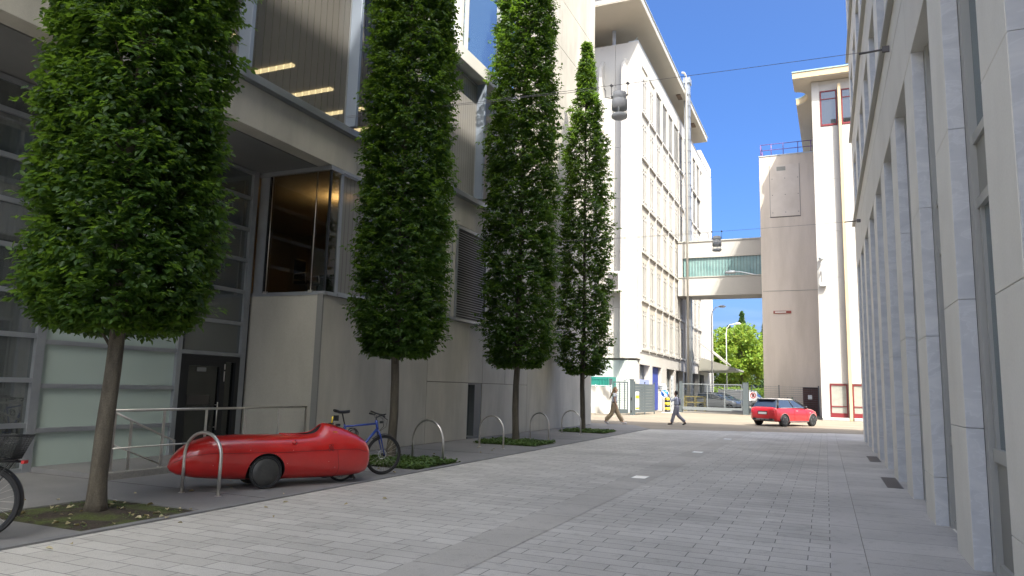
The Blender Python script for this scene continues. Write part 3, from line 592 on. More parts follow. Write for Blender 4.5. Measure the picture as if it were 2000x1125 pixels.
# ================================================================== RIGHT BUILDING
XB = 1.25
rb = thing('stone_office_building', 'tall office building with pale stone pillars and marble-lined narrow windows', 'building', (1.25, 8, 0))
PN = [5.72 + 2.62 * k for k in range(-9, 10)]
FL = [(0.0, 6.45, True), (8.36, 10.45, False), (11.72, 13.8, False), (15.05, 17.15, False)]
YEND = 30.3
w = MB(); w.box(2.2, 16, -9.5, 30.2, 0, 18.3); w.box(2.6, 16, -9.5, 20.5, 18.3, 33.8); w.build('core', m_joint, rb)  # unseen tall block and rear end, sized to shade the street and left facade
w = MB()
for (z0, z1, g) in FL[1:]:
    pass
w.box(XB + 0.02, 16, -9.5, YEND, 18.45, 18.6); w.box(XB + 0.3, 3, -9.5, 20.5, 18.6, 33.8); w.box(XB + 0.02, 16, YEND - 0.02, YEND + 0.03, 0, 18.6)  # added out of view: stepped roof heights shaped for the shadow edges
w.build('unseen_upper_wall', m_lintel, rb)
for fi, (z0, z1, g) in enumerate(FL):
    for k, y in enumerate(PN):
        if y > 29.6: continue
        if y < -5 : continue
        y1 = min(y + 0.93, YEND)
        # street face slabs with open joints, marble-lined side cheeks
        p = MB(); zz = [z0, 1.35, 2.62, 4.4, z1] if g else [z0, z1]
        if k % 2: zz = [z0, 0.62, 2.45, 4.2, z1] if g else [z0, z1]
        for a, b in zip(zz[:-1], zz[1:]): p.box(XB, XB + 0.155, y + 0.022, y1, a + 0.003, b - 0.003)
        pier = p.build('pillar', m_lime, rb, bevel=0.004)
        p = MB()
        for a, b in zip(zz[:-1], zz[1:]): p.box(XB + 0.004, XB + 0.15, y, y + 0.0215, a + 0.003, b - 0.003)
        p.build('marble_cheek', m_marble, pier)
    for k in range(len(PN) - 1):
        a, b = PN[k] + 0.93, PN[k + 1]
        if b > YEND or b < -4: continue
        xf = XB + 0.155
        t = MB()
        hz = (1.05, 1.17, 3.50, 3.62, 4.18, 4.27) if g else ()
        t.box(xf, xf + 0.1, a, a + 0.14, z0 + 0.005, z1); t.box(xf, xf + 0.1, b - 0.16, b, z0 + 0.005, z1)
        t.box(xf + 0.03, xf + 0.1, a + 0.14, b - 0.16, z1 - 0.14, z1)
        if g:
            t.box(xf + 0.03, xf + 0.1, a + 0.14, b - 0.16, z0 + 0.005, 0.12)
            for c, d in ((1.05, 1.17), (3.50, 3.60), (4.16, 4.26)): t.box(xf + 0.03, xf + 0.1, a + 0.14, b - 0.16, c, d)
        else: t.box(xf + 0.03, xf + 0.1, a + 0.14, b - 0.16, z0 + 0.005, z0 + 0.12)
        t.box(xf + 0.045, xf + 0.1, b - 0.26, b - 0.2, (1.17 if g else z0 + 0.12), (3.5 if g else z1 - 0.14))
        f = t.build('window', m_frame_r, rb)
        if g:
            s_ = MB(); s_.box(xf + 0.06, xf + 0.09, a + 0.14, b - 0.16, 0.12, 1.05); s_.build('panel', m_spandrel, f); s_ = MB(); s_.box(xf + 0.06, xf + 0.09, a + 0.14, b - 0.16, 3.60, 4.16); s_.build('panel', m_spandrel, f)
            s_ = MB(); s_.box(xf + 0.075, xf + 0.085, a + 0.14, b - 0.16, 1.17, 3.5); s_.box(xf + 0.075, xf + 0.085, a + 0.14, b - 0.16, 4.26, z1 - 0.14); s_.build('pane', m_glass_r, f)
        else:
            s_ = MB(); s_.box(xf + 0.075, xf + 0.085, a + 0.14, b - 0.16, z0 + 0.12, z1 - 0.14); s_.build('pane', m_glass_r, f)
for a, b, c in ((6.45, 7.62, 0), (7.64, 8.2, 0), (10.45, 11.1, 1), (11.12, 11.6, 1), (13.8, 14.4, 1), (14.42, 14.95, 1), (17.15, 17.8, 1), (17.82, 18.3, 1)):
    t = MB(); ys = [-9.5 + 5.24 * i for i in range(8)] + [YEND + 0.03]
    for p, q in zip(ys[:-1], ys[1:]):
        if q > p: t.box(XB - 0.003, XB + 0.9, p, q - 0.006, a + 0.002, b)
    t.build('stone_band', m_lintel, rb, bevel=0.004)
for z in (8.2, 11.6, 14.95):
    t = MB(); t.box(XB - 0.10, XB + 0.9, -9.5, YEND + 0.1, z + 0.001, z + 0.10); t.box(XB - 0.02, XB + 0.9, -9.5, YEND + 0.04, z + 0.10, z + (0.16 if z < 9 else 0.12)); t.build('ledge', m_frame_r, rb, bevel=0.006)
t = MB(); t.box(1.9, 1.95, -9.5, YEND, 0.0, 18.2); t.build('inner_blind', mat('inner_grey', (0.10, 0.12, 0.125), 0.8), rb)
t = MB(); t.box(XB + 0.156, 1.55, -9.5, YEND, 0.0, 0.013); t.build('threshold', m_lime, rb)

# ================================================================== WHITE FACTORY BUILDING (left, far)
WX, WY = -13.3, 55.0
wb = thing('factory_building', 'tall white factory building with narrow window rows and an overhanging flat roof', 'building', (WX, WY, 0))
w = MB(); w.box(-38, WX - 0.35, WY + 0.35, 96.5, 4.2, 30.0); w.box(-38, WX - 0.9, WY + 0.5, 96.5, 0, 4.2); w.build('core', m_white, wb)
# front face in cladding courses
zs = [4.15, 8.15, 12.6, 17.0, 21.3, 25.7, 30.25]
w = MB()
for a, b in zip(zs[:-1], zs[1:]):
    for c, d in ((-38, -17.0), (-16.99, -15.2), (-15.19, WX)):
        w.box(c, d - 0.012, WY, WY + 0.34, a + 0.012, b)
w.build('front_wall', m_white, wb, bevel=0.01)
for x in (-19.4, -16.25, -14.35):
    p = MB(); p.prism([(WY, 4.15), (WY - 0.8, 4.15), (WY - 0.8, 28.0), (WY, 28.9)], 'x', x - 0.13, x + 0.13); p.build('fin', m_white2, wb)
w = MB(); w.box(-38, WX - 0.1, WY + 0.02, WY + 0.5, 0.0, 4.0); 
for k in range(40): w.box(-14.2 - 0.55 * k, -14.17 - 0.55 * k, WY - 0.01, WY + 0.02, 0.1, 3.95)
w.build('ground_cladding', m_pale, wb)
# side face: piers, sills, windows
m_slit = mat('slit_window', (0.075, 0.075, 0.075), 0.6, (0.14, 0.14, 0.135), 0.35, spec=0.15)
BAYS = [56.0 + 2.78 * k for k in range(15)]
ZW = [4.95, 8.85, 12.8, 16.75, 20.7, 24.6, 28.55]
w = MB(); w.box(WX - 0.34, WX + 0.002, WY + 0.342, 56.0, 4.15, 30.25); w.box(WX - 0.001, WX + 0.002, WY, WY + 0.342, 4.15, 30.25); w.box(WX - 0.34, WX, 88.5, 96.5, 0.0, 30.25); w.box(WX - 0.34, WX, 56.0, 88.5, 28.75, 30.25)
w.box(WX - 0.34, WX, 56.0, 88.5, 3.75, 4.9); w.build('side_wall', m_white, wb)
w = MB(); w.box(WX - 0.8, WX + 0.03, WY, 96.5, 30.25, 30.33); w.build('parapet_flashing', m_galv, wb)
w = MB(); w.box(-30, WX - 0.02, 88.0, 96.4, 30.33, 31.6); w.box(-30, WX - 1.0, 93.0, 96.3, 31.6, 33.0); w.build('roof_upstand', m_white, wb)
for k, y in enumerate(BAYS):
    if y > 88: break
    p = MB(); p.box(WX - 0.3, WX + 0.07, y - 0.16, y + 0.16, 4.7, 28.75); p.build('pier', m_white, wb)
for k in range(11):
    y0, y1 = BAYS[k] + 0.16, BAYS[k + 1] - 0.16
    for r in range(6):
        z0, z1 = ZW[r], ZW[r + 1]
        s_ = MB(); s_.box(WX - 0.3, WX + 0.14, y0, y1, z0 - 0.08, z0 + 0.10); s_.build('sill', m_white2, wb); big = (r == 5 and 2 <= k <= 6) or (r >= 4 and k in (9, 10))
        if not big: s_ = MB(); s_.box(WX - 0.3, WX - 0.02, y0, y1, z1 - 0.78, z1 - 0.085); s_.build('spandrel', m_sill, wb)
        a, b = z0 + 0.10, z1 - 0.78
        if big:
            t = MB(); t.box(WX - 0.3, WX - 0.02, y0, y0 + 0.1, a, z1 - 0.08); t.box(WX - 0.3, WX - 0.02, y1 - 0.1, y1, a, z1 - .08)
            for q in range(1, 4): t.box(WX - 0.3, WX - 0.06, y0 + (y1 - y0) * q / 4 - 0.03, y0 + (y1 - y0) * q / 4 + 0.03, a, z1 - .08)
            f = t.build('window', m_white2, wb); t = MB(); t.box(WX - 0.10, WX - 0.08, y0 + .1, y1 - .1, a, z1 - 0.085); t.build('pane', m_slit, f)
        else:
            t = MB(); W = y1 - y0
            for q in (0.0, 0.26, 0.5, 0.74, 1.0):
                wd = 0.12 if q in (0.0, 1.0) else 0.06
                c = y0 + W * q; t.box(WX - 0.3, WX + 0.0, max(y0, c - wd), min(y1, c + wd), a, b)
            for z in (a + 0.35, b - 0.35): t.box(WX - 0.3, WX - 0.01, y0 + 0.12, y1 - 0.12, z, z + 0.09)
            t.box(WX - 0.3, WX - 0.03, y0 + .12, y0 + W * 0.26, a, b); t.box(WX - 0.3, WX - 0.03, y0 + W * 0.74, y1 - .12, a, b)
            f = t.build('window', m_white2, wb)
            t = MB(); t.box(WX - 0.10, WX - 0.06, y0 + W * .26, y0 + W * .74, a, b); t.build('pane', m_slit, f)
# roof terrace and the big flat canopy
w = MB(); w.box(-38, WX - 3.5, WY + 3.2, 86, 30.0, 32.0); w.build('penthouse', mat('penthouse_grey', (0.30, 0.29, 0.28), 0.8), wb)
w = MB(); w.prism([(-38, 51.6), (-12.35, 51.6), (-12.35, 86.5), (-38, 86.5)], 'z', 32.0, 32.1); w.build('roof_soffit', m_soffit_w, wb)
w = MB(); w.prism([(-38, 51.58), (-12.33, 51.58), (-12.33, 86.52), (-38, 86.52)], 'z', 32.1, 32.55); w.build('roof_edge', m_white, wb)
w = MB(); w.prism([(-38, 51.5), (-12.25, 51.5), (-12.25, 86.6), (-38, 86.6)], 'z', 32.55, 32.62); w.build('roof_flashing', m_galv, wb)
for x, y in ((-15.6, 56.0),): 
    p = MB(); p.tube([(x, y, 30.2), (x, y, 32.0)], 0.16, 12); p.build('column', mat('column_blue', (0.42, 0.46, 0.55), 0.6), wb)
p = MB(); p.tube([(-14.6, 57.6, 30.3), (-14.6, 57.6, 31.2), (-14.5, 57.5, 31.3), (-13.9, 57.3, 31.75)], [0.05, 0.05, 0.05, 0.07], 8); p.box(-14.75, -14.45, 57.4, 57.8, 30.9, 31.3); p.build('roof_lamp', m_galv, wb)
for y in (71.0, 79.5):
    p = MB(); p.box(-13.2, -12.75, y, y + 1.4, 31.93, 31.998); p.build('soffit_vent', mat('vent_brown', (0.16, 0.11, 0.08), 0.8), wb)
# ventilation duct and thin pipe on the side
p = MB(); 
for k in range(24): p.box(-12.7, -12.15, 72.9, 73.6, 4.6 + 1.22 * k, 4.6 + 1.22 * k + 1.19)
for k in range(24): p.box(-12.74, -12.11, 72.86, 73.64, 4.6 + 1.22 * k + 1.19, 4.6 + 1.22 * k + 1.22)
p.box(-12.8, -12.05, 72.75, 73.75, 33.9, 34.5)
p.add([(-12.7, 72.9, 4.6), (-12.15, 72.9, 4.6), (-12.15, 73.6, 4.6), (-12.7, 73.6, 4.6), (-12.75, 73.3, 1.0), (-12.3, 73.3, 1.0), (-12.3, 74.0, 1.0), (-12.75, 74.0, 1.0)], [(0, 1, 2, 3), (4, 5, 6, 7), (0, 1, 5, 4), (1, 2, 6, 5), (2, 3, 7, 6), (3, 0, 4, 7)])
p.build('air_duct', mat('duct_metal', (0.26, 0.28, 0.31), 0.4, (0.34, 0.36, 0.38), 1.5, metal=0.5), wb)
p = MB(); p.tube([(-12.2, 71.2, 0.1), (-12.2, 71.2, 33.6), (-12.2, 71.1, 33.9), (-12.3, 70.8, 34.1), (-12.45, 70.4, 34.0)], 0.10, 8); p.build('drain_pipe', mat('pipe_beige', (0.5, 0.47, 0.42), 0.5), wb)
# box on the front wall (left of the fin)
p = MB(); p.box(-15.5, -14.45, WY - 1.0, WY - 0.02, 9.3, 10.9); p.build('air_unit', m_white2, wb, bevel=0.04)
p = MB()
for k in range(14): p.box(-15.4, -14.6, WY - 1.03, WY - 1.0, 9.5 + 0.09 * k, 9.54 + 0.09 * k)
p.build('air_unit_grille', m_plastic, wb)
# ground storey of the side: white columns, blue panel, windows
for y0, y1 in ((55.0, 55.7), (59.4, 60.3), (64.0, 66.2), (70.0, 70.7), (74.6, 75.3), (79.6, 80.3), (84.5, 85.2)):
    p = MB(); p.box(WX - 0.5, WX, y0, y1, 0, 3.75); p.build('column', m_white if y0 < 66 else m_white2, wb)
p = MB(); p.box(WX - 0.45, WX - 0.3, 60.6, 63.9, 0.05, 3.72); p.build('blue_panel', m_bluepanel, wb)
p = MB(); p.box(WX - 0.45, WX - 0.05, 55.9, 59.3, 2.1, 2.55); p.build('blue_beam', mat('light_blue_beam', (0.25, 0.3, 0.62), 0.6), wb)
for y0, y1 in ((55.75, 59.35), (66.25, 69.95), (70.75, 74.55), (75.35, 79.55), (80.35, 84.45), (85.25, 88.4)):
    p = MB(); W = y1 - y0
    for q in (0, 0.33, 0.66, 1): c = y0 + W * q; p.box(WX - 0.6, WX - 0.52, max(y0, c - 0.06), min(y1, c + 0.06), 0, 3.7)
    p.box(WX - 0.6, WX - 0.5, y0, y1, 1.9, 2.1)
    f = p.build('window', m_alu, wb); p = MB(); p.box(WX - 0.58, WX - 0.56, y0, y1, 0.1, 3.7); p.build('pane', m_glass_dk, f)
# canopy over the far entrance
p = MB(); p.prism([(-12.9, 5.6), (-9.1, 4.45), (-9.1, 4.25), (-13.2, 4.1), (-13.2, 4.9)], 'y', 84, 92); cp = p.build('entrance_canopy', m_spandrel, wb)
p = MB()
for y in (85, 88.5): p.tube([(-13.2, y, 7.4), (-10.2, y, 4.9)], 0.07, 6)
p.build('tie_rod', m_white2, wb)

# ================================================================== BRIDGE
br = thing('footbridge', 'enclosed white footbridge with a ribbed glass band joining the two buildings', 'bridge', (-9, 71.7, 11))
w = MB(); w.box(-13.25, -4.0, 71.7, 75.0, 14.95, 16.55); w.box(-13.25, -12.75, 71.7, 75.0, 12.95, 14.95); w.box(-13.25, -4.0, 71.7, 75.0, 11.15, 12.95); w.build('wall', m_white, br)
w = MB(); w.box(-13.3, -4.0, 71.62, 75.1, 16.55, 16.66); w.box(-13.2, -4, 71.64, 75.0, 12.95, 13.05); w.build('flashing', m_frame_r, br)
w = MB(); w.box(-12.75, -4.0, 71.86, 71.9, 13.05, 14.95); w.build('glass_band', mat('green_channel_glass', (0.17, 0.30, 0.30), 0.2, (0.26, 0.40, 0.39), 0.9, spec=0.8), br)
w = MB()
for k in range(30): w.box(-12.72 + 0.29 * k, -12.69 + 0.29 * k, 71.8, 71.86, 13.05, 14.95)
w.build('rib', m_gategrey, br)

# ================================================================== BEIGE TOWER
tw = thing('stair_tower', 'plain beige windowless tower with a roof railing between bridge and white block', 'tower', (-2.5, 62, 0))
w = MB(); w.box(-4.58, 0.5, 62.0, 74.5, 0, 21.55); w.build('wall', m_tower, tw, bevel=0.02)
w = MB(); w.box(-4.6, 0.5, 61.96, 74.6, 21.55, 21.63); w.build('flashing', m_galv, tw)
w = MB(); w.box(-3.75, -1.45, 61.965, 62.0, 16.3, 20.7); w.build('cover_panel', mat('panel_beige', (0.58, 0.51, 0.44), 0.7, (0.66, 0.59, 0.52), 0.8), tw)
w = MB(); w.box(-3.2, -2.5, 61.955, 61.97, 20.2, 20.55); w.build('vent', m_spandrel, tw)
w = MB(); w.box(-3.78, -1.42, 61.975, 61.995, 16.22, 16.28); w.box(-3.78, -3.75, 61.975, 61.995, 16.28, 20.72); w.box(-1.45, -1.42, 61.975, 61.995, 16.28, 20.72)
for x in (-3.6, -2.6, -1.6):
    for z in (16.6, 18.1, 19.5): w.box(x, x + 0.06, 61.95, 61.965, z, z + 0.06)
w.build('panel_trim', m_plastic, tw)
w = MB(); w.box(-3.72, -2.35, 61.94, 62.0, 8.2, 8.42); fr = w.build('slot_frame', mat('rust_red', (0.30, 0.08, 0.06), 0.7), tw); w = MB(); w.box(-3.6, -2.75, 61.93, 61.94, 8.26, 8.36); w.build('slot_pane', m_lime, fr)
w = MB(); w.box(-4.5, 0.3, 61.985, 61.999, 10.05, 10.09); w.build('render_joint', m_spandrel, tw)
w = MB(); w.box(-1.66, -0.55, 61.9, 62.0, 0.02, 2.28); td = w.build('door', m_door_br, tw)
w = MB(); w.box(-1.12, -1.1, 61.885, 61.9, 0.05, 2.2); w.box(-1.62, -0.6, 61.885, 61.9, 2.2, 2.26); w.build('door_seam', m_black, td)
w = MB(); w.box(-1.3, -1.0, 61.87, 61.885, 1.35, 1.68); w.build('notice', m_signwhite, td)
w = MB(); p = [(-4.6, 62.0, 11.35), (-5.2, 61.9, 11.5), (-6.3, 61.8, 11.75), (-7.0, 61.8, 11.78)]; w.tube(p, 0.05, 8); w.build('lamp_arm', m_galv, tw)
w = MB(); w.lathe([(0.02, -0.45), (0.10, -0.4), (0.15, -0.1), (0.13, 0.3), (0.03, 0.42)], (-7.0, 61.8, 11.75), 'x', 12); w.build('lamp_head', m_galv, tw)
# roof railing
m_rail = mat('railing_paint', (0.18, 0.10, 0.30), 0.5)
w = MB()
for z in (22.15, 22.65): w.tube([(-4.45, 62.2, z), (-0.3, 62.2, z)], 0.03, 6); w.tube([(-4.45, 62.2, z), (-4.45, 69, z)], 0.03, 6)
for x in (-4.45, -3.6, -2.65, -1.5, -0.5): w.tube([(x, 62.2, 21.6), (x, 62.2, 22.68)], 0.03, 6)
for y in (64, 66.5, 69): w.tube([(-4.45, y, 21.6), (-4.45, y, 22.68)], 0.03, 6)
w.build('roof_railing', m_rail, tw)

# ================================================================== WHITE BLOCK (right, far)
rw = thing('white_tower_block', 'bright white tower block with red-framed windows and a notched flat roof', 'tower', (0.7, 54.4, 0))
YR = 54.4
w = MB(); w.box(-0.28, 12, YR + 0.12, 76, 0, 24.4); w.build('core', m_white, rw)
def wallseg(x0, x1, y, zlist, name='wall'):
    w = MB()
    for a, b in zip(zlist[:-1], zlist[1:]): w.box(x0, x1, y, YR + 0.14, a + 0.008, b - 0.004)
    w.build(name, m_white, rw, bevel=0.006)
wallseg(-0.28, 0.24, YR, [0, 5.2, 10.5, 15.6, 20.2, 24.4])
w = MB()
for x0 in (0.24, 1.66, 3.1, 4.6, 6.1):
    x1 = x0 + (1.2 if x0 < 1 else 1.3)
    for a, b in zip([2.5, 4.6, 7.6, 9.9, 13.2, 17.0, 20.96], [4.6, 7.6, 9.9, 13.2, 17.0, 20.96, 20.96]):
        if b > a: w.box(x0 + 0.004, x1, YR + 0.06, YR + 0.14, a + 0.008, b - 0.004)
    
w.build('bay_wall', m_white, rw); w = MB(); w.box(0.25, 12, YR + 0.06, YR + 0.14, 23.65, 24.4); w.build('top_wall', m_white, rw)
for x in (1.44, 2.96, 4.44, 5.95):
    p = MB(); p.box(x, x + 0.2, YR - 0.4, YR + 0.14, 0, 23.9); p.build('fin', m_cream, rw, bevel=0.02)
for x0, x1 in ((0.28, 1.38), (1.68, 2.9), (3.2, 4.4), (4.66, 5.9)):
    for z0, z1, zt in ((20.98, 23.63, 23.0), (0.2, 2.46, 0.95)):
        t = MB(); b_ = 0.08
        t.box(x0, x0 + b_, YR + 0.02, YR + 0.12, z0, z1); t.box(x1 - b_, x1, YR + 0.02, YR + 0.12, z0, z1); t.box(x0 + b_, x1 - b_, YR + 0.02, YR + 0.12, z0, z0 + (b_ * 1.6 if z0 > 5 else 0.3)); t.box(x0 + b_, x1 - b_, YR + 0.02, YR + 0.12, z1 - b_, z1)
        t.box(x0 + b_, x1 - b_, YR + 0.03, YR + 0.12, zt - 0.03, zt + 0.03)
        f = t.build('window', m_red_frame, rw); t = MB(); t.box(x0 + b_, x1 - b_, YR + 0.07, YR + 0.08, z0 + 0.1, z1 - b_)
        t.build('pane', m_glass_dk if z0 > 5 else mat('ground_pane', (0.30, 0.30, 0.27), 0.15, (0.36, 0.36, 0.32), 2.0, spec=0.7), f)
for x0, x1 in ((-0.25, 1.42), (1.7, 3.0)):
    p = MB(); p.box(x0, x1, YR - 0.6, YR + 0.05, 0, 0.2); p.build('step', m_white2, rw, bevel=0.02)
# roof slab with the round notch in its left edge
xl = -1.52
poly = [(12, 53.55), (xl, 53.55), (xl + 0.05, 56.0)]
for k in range(13):
    a = R(-88 + 176 * k / 12); poly.append((xl + 0.05 + 0.88 * math.cos(a), 57.35 + 1.35 * math.sin(a)))
poly += [(xl + 0.1, 58.8), (xl + 0.28, 71.5), (12, 71.5)]
w = MB(); w.prism(poly, 'z', 24.5, 24.95); w.build('roof', m_cream, rw)
w = MB(); w.prism([(p[0] - (0.04 if p[0] < 5 else 0), p[1] - (0.05 if p[1] < 54 else 0)) for p in poly], 'z', 24.95, 25.03); w.build('roof_flashing', mat('green_flashing', (0.30, 0.42, 0.42), 0.5), rw)
w = MB(); w.prism([(p[0] + 0.06 if p[0] < 5 else p[0], p[1] + (0.06 if p[1] < 54 else 0)) for p in poly], 'z', 24.44, 24.497); w.build('roof_soffit', m_soffit_w, rw)
w = MB(); w.tube([(0.0, YR - 0.25, 11.1), (0.0, YR - 0.25, 9.5)], 0.03, 6); w.lathe([(0.03, 0), (0.16, 0.1), (0.17, 0.25), (0.05, 0.33)], (0, YR - 0.25, 11.05), 'z', 12)
w.box(-0.05, 0.05, YR - 0.25, YR, 10.3, 10.36); w.box(-0.12, 0.3, YR - 0.3, YR - 0.05, 9.25, 9.45); w.build('wall_lamp', m_galv, rw)

# ================================================================== TREES
rng = np.random.default_rng(11)
def leaf_mesh(name, C, D, N, size, tone, m, parent, fold=0.25, wid=0.55):
    """C centres (base of leaf), D direction of each leaf (tip), N leaf normals; every leaf is a pointed, folded blade of six corners"""
    n = len(C); D = D / np.linalg.norm(D, axis=1)[:, None]
    S = np.cross(D, N); S /= (np.linalg.norm(S, axis=1)[:, None] + 1e-9); U = np.cross(S, D)
    L_ = size[:, None]; W = L_ * wid * 0.5
    p0 = C; p5 = C + D * L_ - U * L_ * 0.12
    p1 = C + D * L_ * 0.32 + S * W + U * W * fold; p2 = C + D * L_ * 0.32 - S * W + U * W * fold
    p3 = C + D * L_ * 0.68 + S * W * 0.8 + U * (W * fold * 0.8 - L_ * 0.04); p4 = C + D * L_ * 0.68 - S * W * 0.8 + U * (W * fold * 0.8 - L_ * 0.04)
    V = np.stack([p0, p1, p3, p5, p4, p2], 1).reshape(-1, 3)
    base = np.arange(n)[:, None] * 6
    # two quads sharing the midrib (base - tip)
    F = np.concatenate([base + np.array([[0, 1, 2, 3]]), base + np.array([[0, 3, 4, 5]])], 1).reshape(-1)
    me = bpy.data.meshes.new(name)
    me.vertices.add(n * 6); me.vertices.foreach_set('co', V.astype(np.float32).ravel())
    me.loops.add(n * 8); me.loops.foreach_set('vertex_index', F.astype(np.int32))
    me.polygons.add(n * 2); me.polygons.foreach_set('loop_start', (np.arange(n * 2) * 4).astype(np.int32)); me.polygons.foreach_set('loop_total', np.full(n * 2, 4, np.int32))
    a = me.attributes.new('tone', 'FLOAT', 'FACE'); a.data.foreach_set('value', np.repeat(tone, 2).astype(np.float32))
    me.materials.append(m); me.update(); me.validate()
    o = bpy.data.objects.new(name, me); link(o); o.parent = parent; return o
def prof(z, pts):
    return np.interp(z, [p[0] for p in pts], [p[1] for p in pts])
def hornbeam(x, y, prx, pry, z0, z1, nspr, label, lean=0.0, seed=1, sup=3.3, trunk=(0.15, 0.085), lsize=0.085, cx=0.0, gap=0.0, lumpy=1.0):
    g = np.random.default_rng(seed)
    t = thing('hornbeam_tree', label, 'tree', (x, y, 0), group='clipped columnar street trees')
    # trunk and limbs
    mb = MB(); tx = lambda z: lean * z
    H = z1 - 0.5
    zs = [0.0, 0.12, 0.4, 1.0, 1.7, z0, z0 + 1.5, z0 + 4, z1 - 2.5, H]
    rs = [trunk[0] * 1.5, trunk[0] * 1.2, trunk[0] * 1.02, trunk[0], trunk[0] * .93, trunk[0] * 0.9, trunk[1], trunk[1] * 0.8, 0.03, 0.008]
    mb.tube([(x + tx(z) + 0.02 * math.sin(z * 2.1 + seed), y + 0.02 * math.cos(z * 1.7 + seed), z) for z in zs], rs, 14)
    for k in range(70):
        z = z0 - 0.25 + (z1 - z0 - 1) * (k / 70) ** 1.1; a = k * 2.4 + seed; rx = prof(z + 0.8, prx) * 0.8; ry = prof(z + 0.8, pry) * 0.8
        ex, ey = x + cx + rx * math.cos(a), y + ry * math.sin(a)
        sx, sy = x + tx(z), y
        mb.tube([(sx, sy, z), ((sx * .6 + ex * .4), (sy * .6 + ey * .4), z + 0.25), (ex, ey, z + 0.75)], [0.026, 0.016, 0.005], 5)
    mb.build('trunk', m_bark, t)
    # sprays of leaves: a twig with alternate leaves, more or less flat, on a clipped shell
    n = nspr
    z = z0 + (z1 - z0) * g.random(n) ** 1.08
    th = g.random(n) * 2 * np.pi
    ct, st = np.cos(th), np.sin(th)
    rr = (np.abs(ct) ** sup + np.abs(st) ** sup) ** (-1 / sup)
    depth = g.random(n); inner = depth < 0.22
    rad = np.where(inner, 0.45 + 0.45 * g.random(n), 0.93 + 0.09 * g.standard_normal(n))
    # lumps: the clipped surface swells and sinks
    lump = 1 + lumpy * (0.045 * np.sin(th * 5 + z * 2.1 + seed) + 0.04 * np.sin(z * 5.3 + th * 3 + seed * 2) + 0.03 * np.sin(z * 11 + th * 9))
    RX = prof(z, prx) * rr * rad * lump; RY = prof(z, pry) * rr * rad * lump
    P = np.stack([x + cx + RX * ct, y + RY * st, z + 0.0 * z], 1)
    # gaps: drop sprays where a noise is low
    gn = np.sin(P[:, 0] * 3.7 + seed) + np.sin(P[:, 1] * 4.1 + P[:, 2] * 2.3) + np.sin(P[:, 2] * 5.9 + P[:, 0] * 2.0)
    keep = (gn > -2.15 + gap) | (g.random(n) < 0.35)
    P, th, z, inner = P[keep], th[keep], z[keep], inner[keep]; n = len(P)
    out = np.stack([np.cos(th), np.sin(th), 0.25 + 0.35 * g.standard_normal(n)], 1)
    out[:, :2] += 0.55 * g.standard_normal((n, 2)); out /= np.linalg.norm(out, axis=1)[:, None]
    # a few long shoots that stick out of the clipping
    K = 9; tlen = 0.17 + 0.10 * g.random(n); shoot = g.random(n) < 0.02; tlen[shoot] *= 1.9
    nrm = np.stack([0.35 * g.standard_normal(n) + 0.35 * np.cos(th), 0.35 * g.standard_normal(n) + 0.35 * np.sin(th), np.ones(n)], 1); nrm /= np.linalg.norm(nrm, axis=1)[:, None]
    side = np.cross(nrm, out); side /= np.linalg.norm(side, axis=1)[:, None]
    tone_s = np.clip(0.28 + 0.26 * g.standard_normal(n) + 0.14 * np.sin(P[:, 2] * 3 + P[:, 0] * 4), 0, 1)
    Cs, Ds, Ns, Sz, Tn = [], [], [], [], []
    for k in range(K):
        f = (k + 0.6) / K; s = 1 if k % 2 else -1
        c = P + out * (tlen * (f - 0.5))[:, None] + 0.012 * g.standard_normal((n, 3))
        d = out * 0.55 + side * s * (0.85 if k < K - 1 else 0.1) + np.array([0, 0, -0.32]) + 0.22 * g.standard_normal((n, 3))
        nn_ = nrm + 0.33 * g.standard_normal((n, 3))
        Cs.append(c); Ds.append(d); Ns.append(nn_); Sz.append(lsize * (0.7 + 0.5 * g.random(n))); Tn.append(np.clip(tone_s + 0.13 * g.standard_normal(n), 0, 1))
    Tn = np.concatenate(Tn); pick = g.random(len(Tn)) < 0.015; Tn[pick] = 1.9
    leaf_mesh('crown', (np.concatenate(Cs) - np.array([x, y, 0])), np.concatenate(Ds), np.concatenate(Ns), np.concatenate(Sz), Tn, m_leaf, t)
    return t
hornbeam(-8.10, 6.22, [(2.15, 0.6), (2.45, 0.88), (2.9, 0.97), (4.5, 0.98), (7.5, 1.0), (10.5, 0.9), (12.5, 0.3)], [(2.15, 0.5), (2.45, 0.72), (2.9, 0.82), (7.5, 0.84), (10.5, 0.8), (12.5, 0.25)], 2.2, 12.4, 15000,
         'nearest clipped street tree, beside the red velomobile nose, with mossy soil around its trunk', seed=3, trunk=(0.098, 0.085), lsize=0.088, cx=-0.02, gap=0.35)
hornbeam(-8.62, 13.45, [(2.2, 0.5), (2.5, 0.75), (3.0, 0.86), (6, 0.87), (9, 0.85), (13, 0.78), (15.5, 0.25)], [(2.2, 0.35), (2.55, 0.62), (3.2, 0.78), (9, 0.77), (13, 0.68), (15.5, 0.2)], 2.25, 15.3, 13000,
         'clipped street tree rising behind the blue bicycle, second nearest of the row', seed=5, trunk=(0.095, 0.07), lsize=0.09, cx=0.06, gap=0.35)
hornbeam(-8.6, 20.2, [(2.2, 0.5), (2.5, 0.8), (3.0, 0.95), (6, 0.98), (9, 0.98), (13, 0.82), (16, 0.68), (17.5, 0.25)], [(2.2, 0.35), (2.6, 0.7), (3.4, 0.88), (9, 0.85), (13, 0.7), (16, 0.5), (17.5, 0.2)], 2.25, 17.3, 10500,
         'clipped street tree third in the row, its sunlit top in front of the blue-reflecting windows', seed=8, trunk=(0.10, 0.08), lsize=0.105, gap=0.6, lumpy=1.8)
